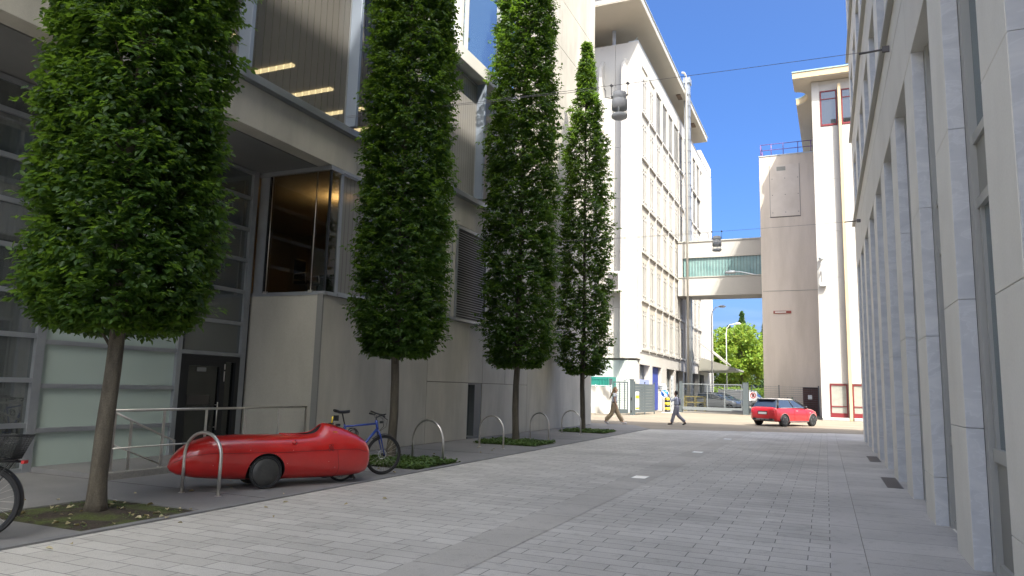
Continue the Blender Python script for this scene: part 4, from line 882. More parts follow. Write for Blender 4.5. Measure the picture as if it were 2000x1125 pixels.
hornbeam(-8.85, 27.5, [(2.2, 0.5), (2.5, 0.72), (3.0, 0.86), (6, 0.90), (9, 0.88), (11, 0.76), (11.8, 0.80), (12.4, 0.5), (13.3, 0.55), (14.0, 0.28), (14.8, 0.30), (16.3, 0.05)], [(2.2, 0.35), (2.7, 0.68), (3.4, 0.82), (9, 0.76), (11.5, 0.6), (13.5, 0.36), (14.6, 0.2), (16.3, 0.05)], 2.25, 16.2, 7600,
         'farthest and narrowest street tree of the row, with a thin pointed top', seed=13, trunk=(0.10, 0.07), lsize=0.105, gap=1.05, lumpy=3.2)

# ivy ground cover in three pits (uncountable leaves)
for i, (x0, x1, y0, y1) in enumerate(PITS[1:]):
    g = np.random.default_rng(40 + i); n = 5200
    X = x0 + 0.04 + (x1 - x0 - .06) * g.random(n); Y = y0 + 0.04 + (y1 - y0 - .06) * g.random(n)
    Z = 0.02 + (0.05 + 0.03 * np.sin(X * 7) * np.cos(Y * 5)) * g.random(n) + 0.03 * g.random(n) ** 3
    C = np.stack([X, Y, Z], 1); a = g.random(n) * 6.283
    D = np.stack([np.cos(a), np.sin(a), 0.35 + 0.4 * g.standard_normal(n)], 1); N = np.stack([0.5 * g.standard_normal(n), 0.5 * g.standard_normal(n), np.ones(n)], 1)
    o = leaf_mesh('ground_cover', C, D, N, 0.045 + 0.035 * g.random(n), np.clip(0.45 + 0.25 * g.standard_normal(n), 0, 1), m_ivy, None, wid=0.7)
    o['kind'] = 'stuff'
# moss and small plants in the first pit + dry leaves
g = np.random.default_rng(77)
n = 420; X = g.uniform(-8.9, -7.2, n); Y = g.uniform(5.4, 6.9, n)
keep = np.sin(X * 5) + np.sin(Y * 6 + 1) > 0.1; X, Y = X[keep], Y[keep]; n = len(X)
a = g.random(n) * 6.283
o = leaf_mesh('ground_cover', np.stack([X, Y, np.full(n, 0.03)], 1), np.stack([np.cos(a), np.sin(a), np.full(n, 0.4)], 1), np.tile([0, 0, 1.0], (n, 1)), 0.02 + 0.02 * g.random(n), g.random(n) * 0.7, m_ivy, None); o['kind'] = 'stuff'
n = 90
X = np.concatenate([g.uniform(-8.9, -7.2, 40), g.uniform(-9.8, -5.6, 30), g.uniform(-9.5, -7.3, 20)]); Y = np.concatenate([g.uniform(5.4, 6.9, 40), g.uniform(4.6, 9.5, 30), g.uniform(9, 18, 20)])
a = g.random(n) * 6.283
o = leaf_mesh('fallen_leaves', np.stack([X, Y, np.full(n, 0.034)], 1), np.stack([np.cos(a), np.sin(a), 0.15 * g.standard_normal(n)], 1), np.stack([0.35 * g.standard_normal(n), .35 * g.standard_normal(n), np.ones(n)], 1), 0.04 + 0.05 * g.random(n), g.random(n), m_dry, None, fold=0.7, wid=0.6); o['kind'] = 'stuff'

# ---- trees beyond the yard
def broadleaf(x, y, h, r, label, seed, m=None, conifer=False, group='green trees beyond the yard'):
    g = np.random.default_rng(seed)
    t = thing('conifer_tree' if conifer else 'broadleaf_tree', label, 'tree', (x, y, 0), group='dark pointed trees behind the yard' if conifer else group)
    mb = MB(); mb.tube([(x, y, 0), (x, y, h * .3), (x + .1, y, h * .6), (x, y, h * .97)], [0.28, 0.2, 0.12, 0.02], 8)
    for k in range(14):
        a = k * 2.4; z = h * (0.25 + 0.045 * k); mb.tube([(x, y, z), (x + r * .7 * math.cos(a) * (1 - k / 22), y + r * .7 * math.sin(a) * (1 - k / 22), z + h * .12)], [0.08, 0.02], 5)
    mb.build('trunk', m_bark, t)
    n = 5200
    if conifer:
        zz = g.random(n) ** 1.2; rad = r * (1 - zz) ** 0.75 * (0.6 + 0.4 * np.abs(np.sin(zz * 23 + 1))) * np.sqrt(g.random(n)) + 0.05; a = g.random(n) * 6.283
        P = np.stack([rad * np.cos(a), rad * np.sin(a), h * (0.12 + 0.88 * zz)], 1)
    else:
        nb = 34; B = g.standard_normal((nb, 3)); B /= np.linalg.norm(B, axis=1)[:, None]; B *= (0.35 + 0.5 * g.random(nb))[:, None]
        B = B * np.array([r, r, h * 0.42]) + np.array([0, 0, h * 0.58]); br_ = r * (0.2 + 0.2 * g.random(nb))
        k = g.integers(0, nb, n); v = g.standard_normal((n, 3)); v /= np.linalg.norm(v, axis=1)[:, None]
        P = B[k] + v * (br_[k] * (0.75 + 0.35 * g.random(n)))[:, None] * np.array([1, 1, 0.75])
    D = P - np.array([0, 0, h * .5]); D[:, 2] *= 0.3; D /= (np.linalg.norm(D, axis=1)[:, None] + 1e-6); D = D + 0.7 * g.standard_normal((n, 3))
    N = 0.6 * g.standard_normal((n, 3)) + np.array([0, 0, 1])
    leaf_mesh('crown', P, D, N, (0.34 if not conifer else 0.3) + 0.22 * g.random(n), np.clip(0.45 + 0.28 * g.standard_normal(n), 0, 1), m or (m_leaf_con if conifer else m_leaf_far), t, wid=0.62)
kinds = [(-19.5, 104, 9.5, 3.4, 'pale green roadside tree partly hidden by the white factory, left of the others'), (-15.4, 105, 11.6, 3.9, 'round bright green tree behind the parked silver car'),
         (-10.6, 104, 11.2, 3.9, 'bright yellow-green tree seen under the footbridge, next to the beige tower'), (-6.6, 107, 9.6, 3.3, 'bright green tree half hidden by the beige tower'),
         (-13.0, 111, 12.0, 3.9, 'green tree filling the gap in the middle of the back row'), (-2.5, 106, 9.2, 3.2, 'green tree wholly behind the foot of the beige tower')]
for i, k in enumerate(kinds[:5]): broadleaf(*k, seed=60 + i)
for i, k in enumerate([(-15.0, 128, 13.0, 1.9, 'small dark pointed tree, leftmost of the three spires under the bridge'), (-12.6, 126, 15.2, 2.0, 'tallest dark pointed tree under the footbridge, in the middle'), (-9.0, 127, 13.6, 2.2, 'dark pointed tree touching the edge of the beige tower')]):
    broadleaf(*k, seed=80 + i, conifer=True)
# low hedge in front of them
g = np.random.default_rng(5); n = 5000
P = np.stack([g.uniform(-22, -4, n), 99 + 1.3 * g.random(n), 2.4 * g.random(n) ** 0.7], 1)
th_ = thing('hedge', 'low dark green hedge at the back of the yard under the bright trees', 'hedge', (-13, 99, 0))
leaf_mesh('foliage', P - np.array([-13, 99, 0]), g.standard_normal((n, 3)), g.standard_normal((n, 3)) + np.array([0, 0, 1]), 0.25 + 0.2 * g.random(n), np.clip(0.2 + 0.2 * g.standard_normal(n), 0, 1), m_leaf_far, th_)

# ================================================================== STREET THINGS
# five hoop stands
def hoop(x0, y0, x1, y1, label, h=0.88):
    t = thing('bike_stand', label, 'bike stand', ((x0 + x1) / 2, (y0 + y1) / 2, 0), group='steel hoop bike stands')
    d = Vector((x1 - x0, y1 - y0, 0)); W = d.length; d /= W; r = W / 2; c = Vector(((x0 + x1) / 2, (y0 + y1) / 2, h - r))
    pts = [Vector((x0, y0, 0.02)), Vector((x0, y0, 0.4))]
    for k in range(17): a = math.pi - math.pi * k / 16; pts.append(c + d * (r * math.cos(a)) + Vector((0, 0, r * math.sin(a))))
    pts += [Vector((x1, y1, 0.4)), Vector((x1, y1, 0.0))]
    mb = MB(); mb.tube(pts, 0.024, 12); mb.build('hoop', m_steel, t)
    mb = MB()
    for (x, y) in ((x0, y0), (x1, y1)): mb.lathe([(0.045, 0.022), (0.045, 0.027), (0.026, 0.028)], (x, y, 0), 'z', 14)
    mb.build('base_collar', m_steel, t)
hoop(-8.47, 7.80, -7.81, 7.83, 'steel hoop stand nearest the viewer, standing in front of the velomobile nose')
hoop(-8.42, 14.0, -7.52, 13.75, 'steel hoop stand just right of the blue bicycle and its tree')
hoop(-8.70, 17.95, -7.92, 17.8, 'steel hoop stand in front of the small low window', 0.86)
hoop(-8.72, 21.7, -8.02, 21.5, 'steel hoop stand right of the third tree', 0.86)
hoop(-8.92, 25.3, -8.14, 25.1, 'farthest steel hoop stand, left of the last tree', 0.86)

# ---- velomobile: shell lofted from its side outline
VA = R(30)
vm = thing('velomobile', 'red streamlined velomobile with black wheel cover parked behind the first hoop stand', 'velomobile', (-7.39 - 2.66 * math.sin(VA), 10.04 - 2.66 * math.cos(VA), 0.022))
vm.rotation_euler = (0, 0, -VA)     # local +Y runs from nose to tail, local +X faces the street
st_top = [(0, .36), (.03, .46), (.12, .58), (.28, .70), (.53, .775), (1.0, .795), (1.56, .79), (1.9, .795), (2.12, .81), (2.2, .86), (2.30, .965), (2.45, .93), (2.62, .875), (2.86, .775), (3.0, .69), (3.07, .61), (3.11, .46)]
st_bot = [(0, .34), (.03, .29), (.12, .235), (.39, .175), (1.0, .125), (1.53, .105), (2.3, .095), (2.75, .10), (2.93, .12), (3.05, .16), (3.11, .28)]
st_w = [(0, .02), (.03, .08), (.12, .17), (.35, .28), (.7, .355), (1.1, .385), (1.5, .385), (2.0, .365), (2.5, .32), (2.85, .26), (3.03, .20), (3.08, .16), (3.11, .09)]
def ip(p, s): return float(np.interp(s, [a for a, _ in p], [b for _, b in p]))
NS, NR = 64, 36
rows = []
for i in range(NS + 1):
    s = 3.11 * (0.5 - 0.5 * math.cos(math.pi * i / NS)) if True else 0
    zt, zb, wd = ip(st_top, s), ip(st_bot, s), ip(st_w, s)
    hump = max(0.0, min(1.0, (s - 2.1) / 0.15)) * max(0.0, min(1.0, (3.0 - s) / 0.7))
    zbelt = min(zb + (zt - zb) * 0.62, 0.535); ring = []
    for k in range(NR):
        a = 2 * math.pi * k / NR; c, q = math.cos(a), math.sin(a)
        ex = 2.0 / (2.9 if q < 0 else 2.2)
        px_ = wd * math.copysign(abs(c) ** ex, c); 
        if q >= 0:
            pz = zbelt + (zt - zbelt) * abs(q) ** ex
            if hump and q > 0.25: px_ *= 1 - 0.42 * hump * (q - 0.25) / 0.75
        else: pz = zbelt - (zbelt - zb) * abs(q) ** ex
        ring.append((px_, s, pz))
    rows.append(ring)
def shell(mb, rows, keep=lambda c: True):
    n = len(rows[0]); vs = [p for r in rows for p in r]; fs = []
    for i in range(len(rows) - 1):
        for k in range(n):
            k2 = (k + 1) % n; f = (i * n + k, (i + 1) * n + k, (i + 1) * n + k2, i * n + k2)
            c = [sum(vs[j][q] for j in f) / 4 for q in range(3)]
            if keep(c): fs.append(f)
    fs.append(tuple(range(n))); fs.append(tuple((len(rows) - 1) * n + k for k in range(n))[::-1])
    mb.add(vs, fs, 0, True)
def boolcut(o, cutters):
    for cc in cutters:
        m = o.modifiers.new('b', 'BOOLEAN'); m.object = cc; m.operation = 'DIFFERENCE'; m.solver = 'EXACT'
    bpy.context.view_layer.update(); bake(o)
    for cc in cutters: bpy.data.objects.remove(cc)
mb = MB(); shell(mb, rows); body = mb.build('body', [m_redpaint, m_black], vm, world=False)
cut = []
for s in (1, -1):
    c = MB(); c.lathe([(0.285, 0), (0.285, 0.34)], (0.22 if s > 0 else -0.56, 1.31, 0.245), 'x', 40, 0); o = c.build('cutter', [m_redpaint, m_black], vm, world=False)
    o.data.polygons.foreach_set('material_index', [1] * len(o.data.polygons)); cut.append(o)
c = MB(); c.lathe([(0.275, -0.075), (0.275, 0.075)], (0, 2.66, 0.245), 'x', 40); o = c.build('cutter', [m_redpaint, m_black], vm, world=False); o.data.polygons.foreach_set('material_index', [1] * len(o.data.polygons)); cut.append(o)
c = MB(); c.prism([(0.17 * math.cos(a) if True else 0, 1.93 + 0.33 * math.sin(a)) for a in [2 * math.pi * k / 28 for k in range(28)]], 'z', 0.45, 1.2)
o = c.build('cutter', [m_redpaint, m_black], vm, world=False); o.data.polygons.foreach_set('material_index', [1] * len(o.data.polygons)); cut.append(o)
boolcut(body, cut); smooth_mesh(body, 35)
# rim of the cockpit, seam between the shell halves, small details
def on_shell(s, a_):
    zt, zb, wd = ip(st_top, s), ip(st_bot, s), ip(st_w, s)
    zbelt = min(zb + (zt - zb) * 0.62, 0.535); q = math.sin(a_); c = math.cos(a_); ex = 2.0 / (2.9 if q < 0 else 2.2)
    z = zbelt + (zt - zbelt) * abs(q) ** ex if q >= 0 else zbelt - (zbelt - zb) * abs(q) ** ex
    hump = max(0.0, min(1.0, (s - 2.1) / 0.15)) * max(0.0, min(1.0, (3.0 - s) / 0.7)); x = wd * abs(c) ** ex
    if hump and q > 0.25: x *= 1 - 0.42 * hump * (q - 0.25) / 0.75
    return x, z
mb = MB()
for sd_ in (1, -1):
    pts = []
    for i in range(50):
        s = 0.06 + 3.0 * i / 49; x, z = on_shell(s, 0.02); pts.append((sd_ * (x + 0.0005), s, z))
    mb.tube(pts, 0.0035, 5)
    x, z = on_shell(2.45, 0); pts = []
    for i in range(16):
        x, z = on_shell(2.44 + 0.05 * math.sin(i * .2), -1.3 + 1.3 * i / 15); pts.append((sd_ * (x + 0.0005), 2.44 + 0.05 * math.sin(i * .2), z))
    mb.tube(pts, 0.0025, 5)
mb.build('seam', mat('seam_dark', (0.10, 0.005, 0.006), 0.6), vm, world=False)
mb = MB(); pts = []
for k in range(36):
    a = 2 * math.pi * k / 36; s = 1.93 + 0.335 * math.sin(a); x_ = 0.172 * math.cos(a); zt, zb, wd = ip(st_top, s), ip(st_bot, s), ip(st_w, s); zbelt = min(zb + (zt - zb) * .62, .535)
    q = 1 - (abs(x_) / max(wd, 0.2)) ** 2.2; pts.append((x_, s, zbelt + (zt - zbelt) * max(q, 0) ** (1 / 2.2) + 0.004))
mb.tube(pts, 0.010, 6, closed=True); mb.build('cockpit_rim', m_redpaint, vm, world=False)
def wheel(parent, c, r, tyre, axis='x', disc=False, spokes=28, side=1, rimcol=None, name='wheel', hubm=None, w_=0.02):
    q = MB(); n = 40
    pts = []
    for k in range(n):
        a = 2 * math.pi * k / n
        pts.append((c[0], c[1] + (r - tyre) * math.cos(a), c[2] + (r - tyre) * math.sin(a)) if axis == 'x' else (c[0] + (r - tyre) * math.cos(a), c[1], c[2] + (r - tyre) * math.sin(a)))
    q.tube(pts, tyre, 10, closed=True); wh = q.build(name, m_rubber, parent, world=False)
    q = MB(); ri = r - 2 * tyre
    prof_ = [(ri - 0.022, -0.009), (ri - 0.004, -0.012), (ri + 0.004, -0.011), (ri + 0.004, 0.011), (ri - 0.004, 0.012), (ri - 0.022, 0.009)]
    vs = []
    for k in range(n):
        a = 2 * math.pi * k / n
        for (rr, h) in prof_: vs.append((c[0] + h, c[1] + rr * math.cos(a), c[2] + rr * math.sin(a)) if axis == 'x' else (c[0] + rr * math.cos(a), c[1] + h, c[2] + rr * math.sin(a)))
    m6 = len(prof_); fs = [(k * m6 + j, k * m6 + (j + 1) % m6, ((k + 1) % n) * m6 + (j + 1) % m6, ((k + 1) % n) * m6 + j) for k in range(n) for j in range(m6)]
    q.add(vs, fs, 0, True); q.build('rim', rimcol or m_black, wh, world=False)
    if disc:
        q = MB(); q.lathe([(ri - 0.004, -0.014 * side), (ri - 0.02, 0.012 * side), (ri * 0.5, 0.030 * side), (0.03, 0.036 * side)], c, axis, 36); q.build('wheel_cover', m_disc, wh, world=False)
        q = MB(); vs = [(c[0] + 0.006 * side, c[1] + (ri + 0.004) * math.cos(2 * math.pi * k / 40), c[2] + (ri + 0.004) * math.sin(2 * math.pi * k / 40)) for k in range(40)]
        q.tube(vs, 0.0045, 6, closed=True); q.build('rim_ring', m_galv, wh, world=False)
    else:
        q = MB()
        for k in range(spokes):
            a = 2 * math.pi * k / spokes; b = a + (0.9 if k % 2 else -0.9); s2 = 0.028 if (k // 2) % 2 else -0.028
            p1 = (ri * math.cos(a), ri * math.sin(a)); p2 = (0.028 * math.cos(b), 0.028 * math.sin(b))
            if axis == 'x': q.tube([(c[0], c[1] + p1[0], c[2] + p1[1]), (c[0] + s2, c[1] + p2[0], c[2] + p2[1])], 0.0013, 3, cap=False)
            else: q.tube([(c[0] + p1[0], c[1], c[2] + p1[1]), (c[0] + p2[0], c[1] + s2, c[2] + p2[1])], 0.0013, 3, cap=False)
        q.build('spoke', m_steel, wh, world=False)
        q = MB(); q.lathe([(0.012, -0.05), (0.03, -0.035), (0.018, -0.02), (0.018, 0.02), (0.03, 0.035), (0.012, 0.05)], c, axis, 14); q.build('hub', hubm or m_black, wh, world=False)
    return wh
for s in (1, -1): wheel(vm, (0.335 * s, 1.31, 0.248), 0.248, 0.015, disc=True, side=s)
wheel(vm, (0, 2.66, 0.255), 0.255, 0.022, spokes=24, rimcol=mat('pale_rim', (0.45, 0.43, 0.38), 0.5))
q = MB(); q.box(-0.05, 0.05, 2.83, 2.87, 0.05, 0.16); q.tube([(0.0, 2.84, 0.14), (0.02, 2.90, 0.035)], 0.02, 6); q.build('rear_bracket', m_black, vm, world=False)
q = MB(); q.tube([(0.07, 2.42, 0.93), (0.07, 2.43, 1.06)], 0.014, 8); q.build('flag_stub', m_yellow, vm, world=False)
q = MB(); q.tube([(0.0, 2.40, 0.945), (0.14, 2.42, 0.945)], 0.012, 6); q.tube([(-0.02, 2.47, 0.93), (-0.02, 2.47, 0.99), (-0.02, 2.53, 1.03)], 0.011, 6); q.box(-0.06, 0.02, 2.50, 2.56, 0.985, 1.075); q.box(0.04, 0.1, 2.5, 2.56, 0.905, 0.94); q.build('rear_lamp', m_black, vm, world=False)
q = MB(); x, z = on_shell(1.72, 0.55); q.lathe([(0.0, -0.02), (0.03, -0.012), (0.038, 0.01), (0.02, 0.03), (0.0, 0.035)], (x + 0.01, 1.72, z), 'x', 12); q.build('side_lamp', m_redpaint, vm, world=False)
x, z = on_shell(2.42, 0.75)
q = MB(); q.box(x - 0.02, x + 0.006, 2.40, 2.47, z - 0.02, z + 0.01); q.build('turn_lamp', mat('amber', (0.6, 0.16, 0.02), 0.4), vm, world=False)
# little dots of rivets and a small black emblem above the seam
q = MB()
for s, a in ((0.55, -0.3), (1.05, 0.15), (1.62, -0.25), (1.7, 0.1), (2.3, -0.25), (2.3, 0.15), (2.42, -0.5), (1.06, -0.35)):
    x, z = on_shell(s, a); q.lathe([(0.0, -0.002), (0.006, 0.0), (0.0, 0.004)], (x, s, z), 'x', 8)
q.build('rivet', mat('rivet_pale', (0.7, 0.4, 0.38), 0.4), vm, world=False)
q = MB()
for j, (dz, dl) in enumerate(((0.0, 0.05), (0.018, 0.065), (-0.02, 0.07))):
    pts = []
    for k in range(9):
        s = 2.33 + dl * (k / 8 - 0.5) * 1.6; x, z = on_shell(s, 0.06 + dz * 2 + 0.03 * math.sin(k * 1.4 + j)); pts.append((x + 0.001, s, z))
    q.tube(pts, 0.0028, 4)
x0_, z0_ = on_shell(2.33, 0.1)
for cc in (-0.02, 0.02):
    q.tube([(on_shell(2.33 + cc, 0.12)[0] + 0.001, 2.33 + cc + 0.018 * math.cos(a), z0_ + 0.03 + 0.018 * math.sin(a)) for a in [2 * math.pi * k / 10 for k in range(10)]], 0.0022, 4, closed=True)
q.build('emblem', m_black, vm, world=False)

# ---- bicycles
def bicycle(name, label, loc, rz, fc, lean=0.0, group=None, city=False):
    """local +X forward, rear hub at x=-0.53, front hub at x=0.53"""
    t = thing(name, label, 'bicycle', loc, rz, group)
    t.rotation_euler = (lean, 0, rz)
    Rw = 0.352; rh = Vector((-0.52, 0, Rw)); fh = Vector((0.53, 0, Rw)); bb = Vector((-0.08, 0, 0.29)); sc = Vector((-0.255, 0, 0.90)); st = Vector((-0.31, 0, 1.09))
    ht = Vector((0.345, 0, 0.965)); hb = Vector((0.385, 0, 0.80))
    def P(v, y=0): return (v.x, v.y + y, v.z)
    q = MB()
    if not city: q.tube([P(sc - Vector((0, 0, 0.04))), P(ht - Vector((0, 0, 0.06)))], 0.018, 10)
    q.tube([P(bb), P(hb + Vector((0, 0, 0.02)))], 0.024, 10); q.tube([P(bb), P(sc)], 0.018, 10)
    if city: q.tube([P(bb + Vector((-.05, 0, .18))), P(hb + Vector((-.02, 0, .1)))], 0.02, 10)
    q.tube([P(ht), P(hb)], 0.024, 10)
    for y in (-0.055, 0.055):
        q.tube([P(bb, y * .6), P(rh, y)], 0.010, 6); q.tube([P(sc - Vector((0, 0, .05)), y * .4), P(rh, y)], 0.008, 6)
    fr = q.build('frame', fc, t, world=False)
    q = MB()
    for y in (-0.05, 0.05): q.tube([P(hb - Vector((0, 0, .01)), y * 0.7), (0.425, y, 0.70), P(fh, y)], [0.016, 0.017, 0.010], 8)
    q.tube([(hb.x, -0.04, hb.z - 0.02), (hb.x, 0.04, hb.z - 0.02)], 0.018, 8); q.build('fork', fc, t, world=False)
    wheel(t, tuple(rh), Rw, 0.018, axis='y', name='wheel'); wheel(t, tuple(fh), Rw, 0.018, axis='y', name='wheel')
    q = MB(); q.tube([P(sc), P(st)], 0.0135, 8); q.build('seatpost', m_black, t, world=False)
    q = MB()
    vs = []; N_ = 12
    for i in range(N_ + 1):
        u = i / N_; x = st.x - 0.14 + 0.275 * u; wdt = 0.07 * (1 - u) ** 0.6 + 0.017; zc = st.z + 0.035 - 0.012 * math.sin(u * 3.14) + (0.01 if u < .2 else 0)
        for k in range(10):
            a = 2 * math.pi * k / 10; vs.append((x, wdt * math.cos(a), zc + 0.024 * math.sin(a) * (1 if math.sin(a) > 0 else 1.3)))
    fs = [(i * 10 + k, (i + 1) * 10 + k, (i + 1) * 10 + (k + 1) % 10, i * 10 + (k + 1) % 10) for i in range(N_) for k in range(10)] + [tuple(range(10)), tuple(N_ * 10 + k for k in range(10))]
    q.add(vs, fs, 0, True); q.build('saddle', m_black, t, world=False)
    q = MB(); q.tube([P(ht), (0.34, 0, 1.01), (0.41, 0, 1.045)], 0.015, 8); q.build('stem', m_black, t, world=False)
    q = MB(); q.tube([(0.37, -0.30, 1.10), (0.41, -0.12, 1.07), (0.42, 0, 1.065), (0.41, 0.12, 1.07), (0.37, 0.30, 1.10)], 0.0125, 8)
    for s in (-1, 1): q.tube([(0.395, 0.17 * s, 1.05), (0.35, 0.30 * s, 1.06)], 0.019, 8); q.tube([(0.41, 0.15 * s, 1.04), (0.45, 0.2 * s, 1.0), (0.43, 0.26 * s, 1.0)], 0.007, 5)
    q.build('handlebar', m_black, t, world=False)
    q = MB(); q.box(0.42, 0.47, -0.03, 0.03, 1.04, 1.075); q.tube([(0.42, 0.0, 0.93), (0.48, 0, 0.93)], 0.022, 8)
    for k, (dy, dx) in enumerate(((0.12, 0.09), (-0.1, 0.12), (0.02, 0.07))): q.tube([(0.42, dy, 1.04), (0.47 + dx * .5, dy * .8, 0.98), (0.46 + dx * .6, dy * .3, 0.85), (0.40, 0.03, 0.74)], 0.0035, 4)
    q.build('cables', m_black, t, world=False)
    q = MB(); q.lathe([(0.095, -0.004), (0.095, 0.004)], P(bb, -0.06), 'y', 24); q.tube([(bb.x, -0.075, bb.z), (bb.x + 0.12, -0.08, bb.z - 0.12)], 0.011, 6); q.tube([(bb.x, 0.075, bb.z), (bb.x - 0.12, 0.08, bb.z + 0.12)], 0.011, 6)
    q.box(bb.x + 0.08, bb.x + 0.16, -0.17, -0.09, bb.z - 0.135, bb.z - 0.11); q.box(bb.x - 0.16, bb.x - 0.08, 0.09, 0.17, bb.z + 0.11, bb.z + 0.135)
    for dz in (0.09, -0.09): q.tube([(bb.x, -0.06, bb.z + dz), (rh.x, -0.05, rh.z + dz * .45)], 0.004, 4)
    q.build('crankset', m_black, t, world=False)
    q = MB()
    for h in (fh, rh): 
        pts = [(h.x + 0.078 * math.cos(2 * math.pi * k / 24), 0.04, h.z + 0.078 * math.sin(2 * math.pi * k / 24)) for k in range(24)]; q.tube(pts, 0.007, 4, closed=True)
        for k in range(6): a = k * math.pi / 3; q.tube([(h.x, 0.04, h.z), (h.x + 0.078 * math.cos(a), 0.04, h.z + 0.078 * math.sin(a))], 0.003, 4)
    q.build('brake_disc', m_galv, t, world=False)
    # mudguards
    def guard(h, a0, a1, w, m, nm):
        vs = []; n = 18
        for i in range(n + 1):
            a = R(a0 + (a1 - a0) * i / n); r1 = Rw + 0.022
            for y, dr in ((-w, -0.012), (-w * .6, 0), (w * .6, 0), (w, -0.012)): vs.append((h.x + (r1 + dr) * math.cos(a), y, h.z + (r1 + dr) * math.sin(a)))
        g_ = MB(); g_.add(vs, [(i * 4 + k, (i + 1) * 4 + k, (i + 1) * 4 + k + 1, i * 4 + k + 1) for i in range(n) for k in range(3)], 0, True); return g_.build(nm, m, t, world=False)
    if city: guard(rh, 40, 200, 0.03, m_black, 'mudguard'); guard(fh, 20, 150, 0.03, m_black, 'mudguard')
    else: guard(fh, 68, 130, 0.022, m_black, 'mudguard')
    return t
bk = bicycle('bicycle', 'blue bicycle with black saddle leaning by the second tree behind the velomobile', (-7.62, 10.74, 0.022), R(60), m_blue, lean=R(3))
q = MB()
for k in range(5):
    c = Vector((-0.10 + 0.012 * k, 0.03, 0.77 - 0.01 * k)); r1 = 0.075 + 0.01 * (k % 3)
    q.tube([(c.x + r1 * math.cos(a) , c.y + 0.01 * math.sin(a * 2 + k), c.z + r1 * math.sin(a) * 0.8) for a in [2 * math.pi * j / 16 for j in range(16)]], 0.006, 5, closed=True)
tl = q.build('cable_lock', m_black, bk, world=False)
b2 = bicycle('bicycle', 'black city bicycle with a rear wire basket, cut by the left edge of the picture', (0, 0, 0), 0, m_black, lean=R(3), city=True)
B2A = R(-143)
b2.rotation_euler = (R(2), 0, B2A)
b2.location = (-7.62 + 0.52 * math.cos(B2A) , 4.58 + 0.52 * math.sin(B2A), 0.022)
q = MB()
x0, x1, z0, z1 = -0.86, -0.42, 0.77, 1.0
def bk_pt(u, v, s):   # tapered basket walls
    return
bot = [(-0.78, -0.13), (-0.40, -0.13), (-0.40, 0.13), (-0.78, 0.13)]; top = [(-0.86, -0.17), (-0.34, -0.17), (-0.34, 0.17), (-0.86, 0.17)]
for i in range(4):
    j = (i + 1) % 4; n = 16
    for k in range(n + 1):
        f = k / n; a = (bot[i][0] + (bot[j][0] - bot[i][0]) * f, bot[i][1] + (bot[j][1] - bot[i][1]) * f); b = (top[i][0] + (top[j][0] - top[i][0]) * f, top[i][1] + (top[j][1] - top[i][1]) * f)
        q.tube([(a[0], a[1], z0), (b[0], b[1], z1)], 0.0025, 4)
    for k in range(11):
        f = k / 10; q.tube([(bot[i][0] + (top[i][0] - bot[i][0]) * f, bot[i][1] + (top[i][1] - bot[i][1]) * f, z0 + (z1 - z0) * f), (bot[j][0] + (top[j][0] - bot[j][0]) * f, bot[j][1] + (top[j][1] - bot[j][1]) * f, z0 + (z1 - z0) * f)], 0.0025 if k not in (0, 10) else 0.006, 4)
for k in range(12): q.tube([(-0.78 + 0.38 * k / 11, -0.13, z0), (-0.78 + 0.38 * k / 11, 0.13, z0)], 0.0025, 4)
q.build('basket', m_black, b2, world=False)
q = MB()
for y in (-0.06, 0.06): q.tube([(-0.28, y, 0.745), (-0.84, y, 0.745)], 0.008, 6); q.tube([(-0.75, y, 0.745), (-0.52, y, 0.36)], 0.006, 6)
q.tube([(-0.84, -0.06, 0.745), (-0.84, 0.06, 0.745)], 0.008, 6); q.box(-0.78, -0.42, -0.05, 0.05, 0.755, 0.768); q.build('luggage_rack', m_black, b2, world=False)
q = MB(); q.box(-0.87, -0.845, -0.055, 0.055, 0.725, 0.755); q.build('rear_light', mat('red_reflector', (0.6, 0.02, 0.02), 0.3), b2, world=False)

